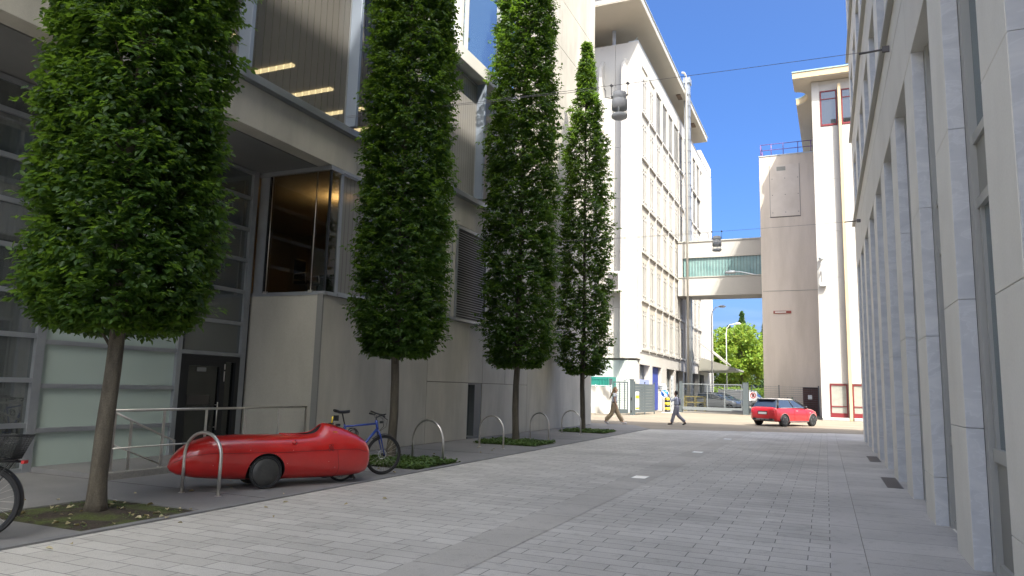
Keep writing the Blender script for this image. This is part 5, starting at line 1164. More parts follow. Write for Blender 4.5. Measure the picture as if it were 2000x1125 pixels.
# ---- wires and hanging lamps
m_cable = mat('cable_grey', (0.16, 0.15, 0.15), 0.6)
def wire_lamp(y0, zr, xl, yl, zl, lx, label, wl, sag=0.12):
    tw_ = thing('span_wire', wl, 'wire', (XB, y0, zr), group='wires across the street')
    q = MB(); pts = []
    for k in range(31):
        f = k / 30; pts.append((XB + (xl - XB) * f, y0 + (yl - y0) * f, zr + (zl - zr) * f - sag * 4 * f * (1 - f)))
    q.tube(pts, 0.005, 5); q.build('cable', m_cable, tw_)
    q = MB(); q.tube([(p[0], p[1], p[2] - 0.035 - 0.01 * math.sin(i * 1.3)) for i, p in enumerate(pts) if p[0] < lx - 0.2], 0.005, 5); q.build('power_cord', m_cable, tw_)
    q = MB(); q.box(XB - 0.12, XB + 0.0, y0 - 0.03, y0 + 0.03, zr - 0.05, zr + 0.05); q.tube([(XB - 0.12, y0, zr), (XB - 0.5, y0, zr - 0.02)], 0.02, 6); q.build('anchor', m_plastic, tw_)
    f = (lx - XB) / (xl - XB); ly = y0 + (yl - y0) * f; lz = zr + (zl - zr) * f - sag * 4 * f * (1 - f)
    t = thing('hanging_lamp', label, 'lamp', (lx, ly, lz), group='cylindrical street lamps hung on wires')
    for s in (-0.17, 0.17): q = MB(); q.tube([(lx + s, ly, lz), (lx + s, ly, lz - 0.24)], 0.006, 5); q.prism([(lx + s - 0.035, lz), (lx + s, lz + 0.035), (lx + s + 0.035, lz), (lx + s, lz - 0.035)], 'y', ly - 0.02, ly + 0.02); q.tube([(lx + s, ly, lz - 0.23), (lx + s * 0.85, ly, lz - 0.26)], 0.02, 6); q.build('hanger', m_plastic, t)
    q = MB()
    q.tube([(lx - 0.33, ly, lz - 0.03), (lx - 0.29, ly, lz - 0.1), (lx - 0.29, ly, lz - 0.24), (lx - 0.15, ly, lz - 0.28)], 0.008, 5)
    q.build('lead', m_plastic, t)
    hm = mat('lamp_grey', (0.58, 0.57, 0.55), 0.55)
    q = MB(); q.lathe([(0.10, -0.17), (0.135, -0.18), (0.14, -0.30), (0.125, -0.315), (0.155, -0.335), (0.158, -0.53), (0.0, -0.53)], (lx, ly, lz), 'z', 28); q.build('housing', hm, t)
    q = MB(); q.lathe([(0.150, -0.532), (0.150, -0.64)], (lx, ly, lz), 'z', 28); q.build('lens', glass('lamp_lens', (0.95, 0.96, 0.96), 0.03), t)
    q = MB(); q.lathe([(0.157, -0.64), (0.16, -0.66), (0.158, -0.70), (0.13, -0.72)], (lx, ly, lz), 'z', 28)
    for k in range(3): a = k * 2.09 + 0.7; q.tube([(lx + 0.15 * math.cos(a), ly + 0.15 * math.sin(a), lz - 0.53), (lx + 0.15 * math.cos(a), ly + 0.15 * math.sin(a), lz - 0.65)], 0.008, 5)
    q.build('lower_ring', hm, t)
wire_lamp(13.85, 7.86, -10.15, 13.2, 7.85, -3.66, 'large cylindrical grey lamp hanging in front of the white factory corner', 'nearer thin wire spanning the street from pillar to concrete facade', 0.05)
wire_lamp(26.0, 7.45, -10.15, 26.2, 7.45, -3.42, 'small cylindrical lamp hanging in front of the footbridge', 'farther thin wire spanning the street at footbridge height', 0.06)

# ================================================================== GATES, FENCES, YARD
def post(name, parent, x, y, z, w=0.12, m=None, cap=True):
    q = MB(); q.box(x - w, x + w, y - w, y + w, 0, z)
    if cap: q.box(x - w - 0.015, x + w + 0.015, y - w - 0.015, y + w + 0.015, z, z + 0.04)
    return q.build(name, m or m_gategrey, parent)
sg = thing('sliding_gate', 'grey sliding gate with thin wire infill between two thick posts', 'gate', (-8.6, 60.3, 0))
post('post', sg, -10.95, 60.4, 2.5, 0.12); post('post', sg, -5.85, 60.4, 2.5, 0.22); post('post', sg, -11.25, 60.3, 2.3, 0.06)
q = MB(); q.box(-10.8, -6.1, 60.26, 60.34, 2.3, 2.38); q.box(-10.8, -6.1, 60.24, 60.36, 0.32, 0.5); q.box(-10.8, -6.9, 60.2, 60.24, 0.24, 0.42)
for x in (-10.8, -8.85, -7.5, -6.18): q.box(x, x + 0.07, 60.26, 60.34, 0.5, 2.3)
q.build('gate_frame', m_gatelight, sg)
q = MB()
for k in range(11): q.tube([(-10.75, 60.3, 0.62 + 0.155 * k), (-6.15, 60.3, 0.62 + 0.155 * k)], 0.012, 4)
q.build('wire_infill', m_gategrey, sg)
wf_ = thing('wire_fence', 'dark wire fence running behind the red car to the brown door', 'fence', (-3, 60.3, 0))
q = MB()
for k in range(14): q.tube([(-5.6, 60.3, 0.12 + 0.165 * k), (-0.45, 60.6, 0.12 + 0.165 * k)], 0.008, 4)
for k in range(40): q.tube([(-5.55 + 0.13 * k, 60.3, 0.08), (-5.55 + 0.13 * k, 60.3, 2.3)], 0.004, 3)
q.build('mesh_panel', m_gategrey, wf_)
for x in (-5.4, -3.35, -0.5): post('post', wf_, x, 60.35, 2.35, 0.035)
q = MB(); q.box(-5.6, -0.4, 60.2, 60.45, 0, 0.12); q.build('footing', m_conc_kerb, wf_)
sn = thing('prohibition_sign', 'square white sign with a red no-entry-for-pedestrians ring on the wire fence', 'sign', (-5.25, 60.22, 1.2))
q = MB(); q.box(-5.58, -4.98, 60.2, 60.22, 1.12, 1.82); q.build('board', m_signwhite, sn)
q = MB(); q.tube([(-5.28 + 0.2 * math.cos(a), 60.19, 1.54 + 0.2 * math.sin(a)) for a in [2 * math.pi * k / 28 for k in range(28)]], 0.028, 6, closed=True); q.tube([(-5.42, 60.188, 1.68), (-5.14, 60.188, 1.40)], 0.02, 6); q.build('ring', m_signred, sn)
q = MB(); q.prism([(-5.34, 1.42), (-5.22, 1.42), (-5.19, 1.6), (-5.23, 1.67), (-5.31, 1.68), (-5.36, 1.58)], 'y', 60.192, 60.199); q.build('hand_symbol', m_black, sn)
# swing gate and hoarding on the left
lg = thing('swing_gate', 'narrow grey swing gate with wire bars left of the solid grey fence', 'gate', (-13.0, 49, 0))
q = MB(); q.box(-13.55, -12.5, 48.97, 49.03, 2.18, 2.26); q.box(-13.55, -12.5, 48.95, 49.05, 0.1, 0.38)
for x in (-13.55, -13.12, -12.78, -12.56): q.box(x, x + 0.06, 48.97, 49.03, 0.38, 2.18)
q.build('gate_frame', m_gategrey, lg)
q = MB()
for k in range(11): q.tube([(-13.5, 49, 0.5 + 0.155 * k), (-12.5, 49, 0.5 + 0.155 * k)], 0.009, 4)
q.build('wire_infill', m_gategrey, lg); post('post', lg, -13.72, 49, 2.4, 0.09); post('post', lg, -12.22, 49, 2.4, 0.12)
q = MB(); q.box(-12.27, -12.2, 48.86, 48.885, 1.0, 1.2); q.box(-12.27, -12.2, 48.86, 48.885, 0.2, 0.32); q.build('lock', m_black, lg)
q = MB(); q.tube([(-12.75, 49, 2.3), (-12.75, 49, 2.38), (-12.2, 49, 2.55)], 0.05, 6); q.lathe([(0.02, 0), (0.12, 0.02), (0.1, 0.07)], (-12.75, 49, 2.36), 'z', 10); q.build('gate_lamp', m_galv, lg)
gf = thing('panel_fence', 'solid grey panel fence with a yellow and white poster, right of the swing gate', 'fence', (-11.9, 51, 0))
Ax, Ay, Bx, By = -12.08, 49.3, -11.62, 53.4
q = MB(); n_ = 2
for k in range(2):
    for j in range(10):
        f0, f1 = k / 2 + 0.004, (k + 1) / 2 - 0.004; z0, z1 = 0.16 + 0.2 * j, 0.16 + 0.2 * j + 0.19
        P0 = (Ax + (Bx - Ax) * f0, Ay + (By - Ay) * f0); P1 = (Ax + (Bx - Ax) * f1, Ay + (By - Ay) * f1)
        q.add([(P0[0], P0[1], z0), (P1[0], P1[1], z0), (P1[0], P1[1], z1), (P0[0], P0[1], z1), (P0[0] - .04, P0[1], z0), (P1[0] - .04, P1[1], z0), (P1[0] - .04, P1[1], z1), (P0[0] - .04, P0[1], z1)],
              [(0, 1, 2, 3), (4, 5, 6, 7), (0, 1, 5, 4), (3, 2, 6, 7), (0, 3, 7, 4), (1, 2, 6, 5)])
q.build('panel', m_gategrey, gf)
for f in (0.0, 0.5, 1.0): post('post', gf, Ax + (Bx - Ax) * f - 0.03, Ay + (By - Ay) * f, 2.25, 0.035)
ps = thing('poster', 'narrow yellow and white notice on the solid grey fence', 'poster', (-12.0, 49.6, 1))
q = MB(); q.add([(-12.06, 49.38, 0.35), (-11.985, 50.05, 0.35), (-11.985, 50.05, 1.6), (-12.06, 49.38, 1.6), (-12.08, 49.38, 0.35), (-12.005, 50.05, 0.35), (-12.005, 50.05, 1.6), (-12.08, 49.38, 1.6)], [(0, 1, 2, 3), (4, 5, 6, 7), (0, 1, 5, 4), (3, 2, 6, 7), (0, 3, 7, 4), (1, 2, 6, 5)]); q.build('board', m_signwhite, ps)
q = MB(); q.add([(-12.054, 49.4, 1.12), (-11.98, 50.03, 1.12), (-11.98, 50.03, 1.35), (-12.054, 49.4, 1.35)], [(0, 1, 2, 3)]); q.add([(-12.054, 49.4, 0.4), (-11.98, 50.03, 0.4), (-11.98, 50.03, 0.52), (-12.054, 49.4, 0.52)], [(0, 1, 2, 3)]); q.build('print', m_yellow, ps)
# tarpaulin on a fence
tp = thing('tarpaulin_fence', 'site fence covered with a white tarpaulin, behind the walking woman', 'fence', (-15.5, 47.5, 0))
q = MB(); n = 44; g = random.Random(4)
vs = []
for i in range(n + 1):
    for j in range(11):
        x = -18.8 + 5.5 * i / n; z = 0.08 + 1.82 * j / 10
        vs.append((x, 47.5 + 0.05 * math.sin(i * 0.9 + j * 0.5) + 0.035 * math.sin(i * 2.3 - j) + 0.08 * math.sin(j * .7 + i * .25), z + 0.03 * math.sin(i * 1.7) * (j / 10)))
q.add(vs, [(i * 11 + j, (i + 1) * 11 + j, (i + 1) * 11 + j + 1, i * 11 + j + 1) for i in range(n) for j in range(10)], 0, True); q.build('tarpaulin', m_tarp, tp)
q = MB()
for x in (-18.8, -16.6, -14.4, -13.28): q.tube([(x, 47.62, 0), (x, 47.62, 2.02)], 0.025, 6)
q.tube([(-18.8, 47.62, 1.95), (-13.28, 47.62, 1.95)], 0.02, 6); q.build('fence_frame', m_galv, tp)
tcn = thing('site_container', 'teal ribbed site container showing above the white tarpaulin', 'container', (-17, 53, 0))
q = MB(); q.box(-20, -14.5, 51.0, 53.0, 0.0, 2.55)
q.box(-20.02, -14.46, 50.97, 51.03, 2.4, 2.6); q.box(-14.5, -14.45, 50.95, 53.05, 0, 2.62)
for k in range(22): q.box(-19.9 + 0.25 * k, -19.8 + 0.25 * k, 50.955, 51.0, 0.1, 2.38)
q.build('body', m_teal, tcn, bevel=0.01); q = MB(); q.box(-15.9, -15.2, 50.9, 50.955, 0.1, 2.3); q.build('door', m_teal, tcn)
# sign post with blue arrow disc and yellow/black bollard
bp_ = thing('keep_left_bollard', 'yellow and black bollard carrying a round blue arrow sign by the blue panel', 'bollard', (-11.55, 57.5, 0))
q = MB(); 
for k in range(6): q.lathe([(0.20, 0.05 + 0.19 * k), (0.20, 0.05 + 0.19 * k + 0.188)], (-11.5, 57.5, 0), 'z', 16, k % 2)
q.build('bollard_body', [m_black, m_yellow], bp_)
q = MB(); q.lathe([(0.31, 0), (0.31, 0.03)], (-11.66, 57.22, 1.52), 'y', 28); sg_ = q.build('sign_disc', m_signblue, bp_)
q = MB(); q.tube([(-11.66 + 0.305 * math.cos(a), 57.21, 1.52 + 0.305 * math.sin(a)) for a in [2 * math.pi * k / 28 for k in range(28)]], 0.014, 5, closed=True)
q.prism([(-11.83, 1.66), (-11.76, 1.72), (-11.56, 1.45), (-11.50, 1.50), (-11.48, 1.27), (-11.70, 1.33), (-11.63, 1.38)], 'y', 57.195, 57.21); q.build('arrow', m_signwhite, bp_)
q = MB(); q.box(-11.9, -10.6, 57.2, 57.9, 0, 0.06); q.build('base', m_lime, bp_, bevel=0.01)
rs = thing('round_sign', 'grey back of a round road sign on a pole beside the blue panel', 'sign', (-12.05, 58.4, 0))
q = MB(); q.lathe([(0.36, 0), (0.36, 0.02)], (-12.05, 58.3, 1.95), 'y', 28); q.build('disc', m_galv, rs)
q = MB(); 
for z in (1.78, 2.1): q.box(-12.35, -11.75, 58.27, 58.3, z, z + 0.05)
q.tube([(-12.05, 58.36, 0), (-12.05, 58.36, 2.3)], 0.03, 8); q.build('pole', m_galv, rs)
pp = thing('steel_post', 'pale notched steel post between the round sign and the sliding gate', 'post', (-11.35, 59, 0))
q = MB(); q.box(-11.5, -11.3, 58.9, 59.05, 0, 2.95); q.build('shaft', m_galv, pp, bevel=0.01); q = MB()
for k in range(7): q.box(-11.44, -11.40, 58.88, 58.9, 0.5 + 0.33 * k, 0.62 + 0.33 * k)
q.build('slots', m_gategrey, pp)
# yellow rack behind the gate
yr = thing('yellow_stillage', 'yellow metal storage frame standing behind the sliding gate', 'rack', (-10.8, 66, 0))
q = MB()
for x in (-11.6, -10.7, -9.9):
    for y in (65.5, 66.3): q.box(x, x + 0.07, y, y + 0.07, 0, 1.35)
for z in (0.3, 0.75, 1.25):
    for y in (65.5, 66.3): q.box(-11.6, -9.83, y, y + 0.06, z, z + 0.07)
q.build('frame', mat('dull_yellow', (0.20, 0.17, 0.06), 0.6), yr)
yd = sheet('ground', [(-13.2, 60.5), (2, 60.5), (2, 99), (-13.2, 99)], 0.005, mat('yard_asphalt', (0.13, 0.125, 0.115), 0.85, (0.18, 0.17, 0.15), 0.3, 0.1, 40))
# street lamps in the yard
for (x, y, z, ln, lab) in ((-10.62, 76, 10.5, 1.3, 'tall white curved street lamp beyond the factory, the higher of two'), (-11.1, 92, 10.2, 1.9, 'white curved street lamp under the footbridge, the lower-looking one')):
    t = thing('street_lamp', lab, 'street lamp', (x, y, 0), group='curved street lamps in the yard')
    q = MB(); q.tube([(x, y, 0), (x, y, z - 1.2), (x + 0.1, y, z - 0.5), (x + 0.45, y, z - 0.08), (x + ln * .6, y, z)], [0.08, 0.05, 0.04, 0.035, 0.03], 8); q.build('pole', m_whitecar, t)
    q = MB(); q.lathe([(0.03, 0), (0.12, 0.15), (0.14, 0.5), (0.04, 0.75)], (x + ln * .55, y, z + 0.02), 'x', 12); q.build('lamp_head', m_whitecar, t)
gb = thing('gas_bottles', 'green and dark gas bottles behind the fence by the brown door', 'gas bottles', (-2.6, 61.3, 0))
for x, z, m_ in ((-3.05, 1.3, m_plastic), (-2.78, 1.5, mat('bottle_grey', (0.12, 0.13, 0.14), 0.4)), (-2.45, 1.5, mat('bottle_green', (0.04, 0.12, 0.07), 0.4))):
    q = MB(); q.lathe([(0.13, 0.0), (0.14, 0.05), (0.14, z - 0.35), (0.10, z - 0.2), (0.04, z - 0.12), (0.04, z)], (x, 61.3, 0), 'z', 16); q.build('bottle', m_, gb)
bx = thing('covered_trailer', 'low grey covered load standing behind the wire fence left of the red car', 'trailer', (-4, 62, 0))
q = MB(); q.prism([(-5.4, 0.35), (-3.6, 0.35), (-3.3, 0.9), (-3.5, 1.1), (-5.1, 1.12), (-5.4, 0.95)], 'y', 60.9, 61.7); q.build('cover', mat('grey_sheet', (0.16, 0.19, 0.21), 0.5, (0.25, 0.28, 0.3), 3), bx, bevel=0.04)
q = MB(); q.box(-5.3, -3.4, 60.95, 61.65, 0.22, 0.35)
for x in (-4.9, -3.9): q.lathe([(0.18, 0), (0.18, 0.12)], (x, 60.85, 0.2), 'y', 16)
q.build('chassis', m_black, bx)

# ================================================================== CARS
def car(name, label, loc, rz, paint, group=None, Lc=3.84, roofm=None, tall=1.0, detail=True, wagon=False, rearx=0.0):
    """local +X forward, origin on the ground under the rear bumper"""
    t = thing(name, label, 'car', loc, rz, group)
    k = Lc / 3.84
    st = [(0.00, .44, .84, .60), (.02, .36, .90, .70), (.10, .29, .965, .80), (.35, .24, .985, .845), (.9, .22, .98, .865), (1.6, .21, .97, .86), (2.4, .21, .955, .86), (2.8, .21, .945, .86), (3.2, .23, .90, .85), (3.5, .26, .83, .81), (3.68, .30, .76, .75), (3.79, .36, .66, .66), (3.84, .42, .56, .52)]
    rows = []
    for i in range(41):
        x = 3.84 * (0.5 - 0.5 * math.cos(math.pi * i / 40)); zb, zt, w = (float(np.interp(x, [s[0] for s in st], [s[j] for s in st])) for j in (1, 2, 3))
        hr = [(0, zb), (w * .86, zb), (w * .97, zb + .07), (w, zb + .2), (w * 1.0, (zb + zt) * .5 + .02), (w * .985, zt - .16), (w * .945, zt - .05), (w * .86, zt - .005), (w * .5, zt + .018), (0, zt + .022)]
        ring = [(x * k, y, z * tall) for y, z in hr] + [(x * k, -y, z * tall) for y, z in hr[-2:0:-1]]
        rows.append(ring)
    q = MB(); shell(q, rows); bd = q.build('body', [paint, m_black], t, world=False)
    cut = []; wx = (0.70 * k, 3.17 * k)
    for x in wx:
        for s in (1, -1):
            c = MB(); c.lathe([(0.345, 0), (0.345, 0.4)], (x, 0.56 if s > 0 else -0.96, 0.31), 'y', 36); o = c.build('cutter', [paint, m_black], t, world=False)
            o.data.polygons.foreach_set('material_index', [1] * len(o.data.polygons)); cut.append(o)
    boolcut(bd, cut); smooth_mesh(bd, 38)
    for x in wx:
        for s in (1, -1):
            q = MB(); q.lathe([(0.20, -0.10), (0.295, -0.095), (0.31, -0.06), (0.31, 0.06), (0.295, 0.095), (0.20, 0.10)], (x, 0.76 * s, 0.31), 'y', 32); wh = q.build('wheel', m_rubber, t, world=False)
            q = MB(); q.lathe([(0.205, 0.02 * s), (0.205, 0.085 * s), (0.19, 0.09 * s), (0.185, 0.04 * s)], (x, 0.76 * s, 0.31), 'y', 28)
            for j in range(5):
                a = j * 2 * math.pi / 5 + 0.3
                for da in (-0.16, 0.16): q.tube([(x + 0.04 * math.cos(a), (0.76 + 0.07) * s, 0.31 + 0.04 * math.sin(a)), (x + 0.19 * math.cos(a + da), (0.76 + 0.09) * s, 0.31 + 0.19 * math.sin(a + da))], 0.016, 5)
            q.lathe([(0.05, 0.04 * s), (0.05, 0.09 * s)], (x, 0.76 * s, 0.31), 'y', 12)
            q.build('rim', m_galv, wh, world=False)
            if detail:   # grey arch lip
                pts = [(x + 0.362 * math.cos(R(a)), (0.862 - (0.035 * max(0, math.cos(R(a))) if x > 1 else 0.02 * max(0, -math.cos(R(a))))) * s, 0.31 + 0.362 * math.sin(R(a))) for a in range(-4, 186, 10)]
                q = MB(); q.tube(pts, 0.026, 6); q.build('arch_trim', m_plastic, t, world=False)
    # greenhouse
    b = (0.13, 2.95) if not wagon else (0.05, 2.95); tp_ = (0.42, 2.12) if not wagon else (0.18, 2.0); zb_, zt_ = 0.955 * tall, 1.37 * tall
    def ring2(x0, x1, wr, wf, z, crown=0.0):
        return [(x0 * k, -wr * .92, z), (x0 * k + .06, -wr, z), (x1 * k - .35, -wf, z), (x1 * k - .04, -wf * .8, z), (x1 * k + .04, 0, z + crown), (x1 * k - .04, wf * .8, z), (x1 * k - .35, wf, z), (x0 * k + .06, wr, z), (x0 * k, wr * .92, z), (x0 * k - .03, 0, z + crown)]
    r0 = ring2(b[0], b[1], .78, .80, zb_); r1 = ring2(tp_[0], tp_[1], .60, .60, zt_)
    q = MB(); n = len(r0); q.add(r0 + r1, [(i, (i + 1) % n, n + (i + 1) % n, n + i) for i in range(n)] + [tuple(range(n, 2 * n))], 0, False); q.build('glazing', m_carglass, t, bevel=0.02, world=False)
    r2 = [(x, y * 1.02, z + 0.004) for x, y, z in r1]; r3 = [(tp_[0] * k + 0.06 + (x - tp_[0] * k) * .82 + .06, y * .72, z + 0.075) for x, y, z in r1]
    q = MB(); q.add(r2 + r3, [(i, (i + 1) % n, n + (i + 1) % n, n + i) for i in range(n)] + [tuple(range(n, 2 * n)), tuple(range(n))], 0, True); q.build('roof', roofm or paint, t, world=False)
    q = MB()
    for s in (-1, 1):
        q.tube([(2.62 * k, .80 * s, zb_), (tp_[1] * k - .35 + .02, .605 * s, zt_ + .01)], 0.022, 5)          # A pillar
        q.tube([(b[1] * k - 0.03, .66 * s, zb_), (tp_[1] * k, .50 * s, zt_ + .01)], 0.025, 5)
        q.tube([(1.55 * k, .80 * s, zb_), (1.38 * k, .61 * s, zt_)], 0.02, 5)
        q.tube([(b[0] * k + .06, .785 * s, zb_), (tp_[0] * k + .06, .605 * s, zt_)], 0.055 if not wagon else .04, 6)
    q.build('pillar', m_black if detail else paint, t, world=False)
    q = MB()
    for s in (-1, 1): q.lathe([(0.02, -0.05), (0.075, -0.03), (0.085, 0.02), (0.05, 0.06)], (2.42 * k, 0.93 * s, 1.0 * tall), 'x', 12); q.tube([(2.45 * k, .80 * s, .96 * tall), (2.42 * k, .93 * s, .98 * tall)], 0.02, 5)
    q.build('mirror', m_black, t, world=False)
    for s in (-1, 1):
        q = MB(); q.box(-0.004, 0.12, 0.53 * s, 0.715 * s, 0.66 * tall, 0.86 * tall); q.build('rear_light', m_signred, t, bevel=0.03, world=False)
        q = MB(); q.lathe([(0.02, 0.05), (0.09, 0.02), (0.10, -0.05)], (3.70 * k, 0.58 * s, .70 * tall), 'x', 16); q.build('headlight', m_galv, t, world=False)
    q = MB(); q.box(-0.005, 0.06, -0.30, 0.30, .60 * tall, .78 * tall); pl = q.build('number_plate_recess', m_black, t, bevel=0.01, world=False)
    q = MB(); q.box(-0.012, -0.004, -0.25, 0.25, .62 * tall, .73 * tall); q.build('number_plate', mat('plate_white', (0.55, 0.55, 0.55), 0.5) if detail else m_signwhite, pl, world=False)
    q = MB(); q.box(0.0, 0.25, -0.66, 0.66, .27, .42); q.build('rear_diffuser', m_plastic, t, bevel=0.04, world=False)
    if detail:
        q = MB()
        for y in (-.12, .12): q.lathe([(0.045, -0.03), (0.045, 0.1)], (0.0, y, .33), 'x', 12)
        for y in (-.5, .5): q.box(-0.012, 0.03, y - .1, y + .1, .34, .41)
        q.build('exhaust', m_black, t, world=False)
        q = MB(); q.prism([(0.26 * k, 1.375), (0.58 * k, 1.43), (0.58 * k, 1.37), (0.34 * k, 1.345)], 'y', -0.53, 0.53); q.build('spoiler', m_black, t, bevel=0.012, world=False)
        q = MB()
        for x in (1.52, 2.62):
            q.tube([(x, -0.868, .30), (x + .01, -0.871, .62), (x, -.858, .80), (x - 0.01, -.82, .93)], 0.005, 4)
        q.tube([(1.52, -.868, .27), (2.62, -.868, .27)], 0.005, 4); q.build('door_seam', m_black, t, world=False)
        q = MB(); q.box(1.62, 1.80, -0.885, -0.865, .80, .825); q.box(2.86, 2.95, -.872, -.855, .70, .74); q.build('door_handle', m_galv, t, world=False)
        q = MB(); q.tube([(0.35, -.862, .955), (1.5, -.815, .975), (2.6, -.812, .965)], 0.008, 4); q.build('chrome_strip', m_galv, t, world=False)
        q = MB(); q.box(1.10, 2.78, -.868, -.84, .235, .29); q.build('side_sill', m_plastic, t, bevel=0.01, world=False)
    return t
hd = R(90 - 32)                 # heading measured from +X
# put the right rear wheel at (-2.05, 40.1)
def place(hd, wx, wy, lx, ly): c, s = math.cos(hd), math.sin(hd); return (wx - (lx * c - ly * s), wy - (lx * s + ly * c), 0)
car('red_car', 'red compact three-door car with a grey roof parked in the sun at the crossing', place(hd, -2.02, 40.3, 0.70, -0.80), hd, m_carred, roofm=m_greyroof)
car('parked_car', 'silver estate car seen through the sliding gate, the nearer of the parked cars', (-12.1, 76.0, 0), R(-12), m_silver, 'cars parked in the yard', Lc=4.3, tall=1.12, detail=False, wagon=True)
car('parked_car', 'dark blue-grey car behind the silver one in the yard', (-12.2, 80.5, 0), R(-14), m_navycar, 'cars parked in the yard', Lc=4.4, tall=1.2, detail=False, wagon=True)
# white van
vn = thing('white_van', 'white delivery van at the back of the yard behind the parked cars', 'van', (-11.2, 86, 0), R(-8))
q = MB(); q.prism([(0, .35), (4.9, .35), (5.2, .6), (5.15, 1.05), (4.5, 1.3), (3.9, 2.0), (3.6, 2.1), (0.05, 2.1)], 'y', -0.95, 0.95); q.build('body', m_whitecar, vn, bevel=0.06, world=False)
q = MB(); q.prism([(3.98, 1.92), (4.5, 1.32), (4.42, 1.32), (3.9, 1.9)], 'y', -0.85, 0.85); q.prism([(3.0, 1.3), (4.25, 1.3), (3.8, 1.85), (3.0, 1.85)], 'y', -0.965, 0.965); q.build('window', m_carglass, vn, world=False)
for x in (0.9, 4.2):
    for s in (-1, 1): q = MB(); q.lathe([(0.33, -0.1), (0.33, 0.1)], (x, 0.88 * s, 0.33), 'y', 24); q.build('wheel', m_rubber, vn, world=False)

# ================================================================== PEOPLE
def skin_mesh(name, joints, edges, m, parent, sub=2):
    """joints: name -> (x, y, z, radius[, radius2])"""
    keys = list(joints); idx = {k: i for i, k in enumerate(keys)}
    me = bpy.data.meshes.new(name); me.from_pydata([joints[k][:3] for k in keys], [(idx[a], idx[b]) for a, b in edges], []); 
    o = bpy.data.objects.new(name, me); link(o)
    s = o.modifiers.new('s', 'SKIN'); ss = o.modifiers.new('u', 'SUBSURF'); ss.levels = sub; ss.render_levels = sub
    for k, i in idx.items():
        j = joints[k]; me.skin_vertices[0].data[i].radius = (j[3], j[4] if len(j) > 4 else j[3])
    me.skin_vertices[0].data[0].use_root = True
    bpy.context.view_layer.update(); bake(o); o.data.materials.clear(); o.data.materials.append(m)
    o.data.polygons.foreach_set('use_smooth', [True] * len(o.data.polygons)); o.parent = parent; return o
def hand(J, E, wrist, root, fwd, down, k, r=0.009):
    """palm and five bent fingers added to a skin skeleton"""
    w = Vector(wrist); f = Vector(fwd).normalized(); d = Vector(down).normalized(); s = d.cross(f).normalized()
    J['palm' + k] = (*(w + d * 0.05), 0.028, 0.016); E.append((root, 'palm' + k))
    for i, (o_, ln) in enumerate(((-0.03, 0.060), (-0.01, 0.070), (0.01, 0.066), (0.03, 0.052))):
        b = w + d * 0.095 + f * o_; J[f'f{i}a{k}'] = (*b, r); J[f'f{i}b{k}'] = (*(b + d * ln * .5 + s * 0.008), r * .9); J[f'f{i}c{k}'] = (*(b + d * ln * .85 + s * 0.026), r * .75)
        E += [('palm' + k, f'f{i}a{k}'), (f'f{i}a{k}', f'f{i}b{k}'), (f'f{i}b{k}', f'f{i}c{k}')]
    b = w + d * 0.04 - f * 0.035; J['t1' + k] = (*b, r * 1.1); J['t2' + k] = (*(b + d * 0.04 - f * 0.018 + s * .01), r * .85); E += [('palm' + k, 't1' + k), ('t1' + k, 't2' + k)]
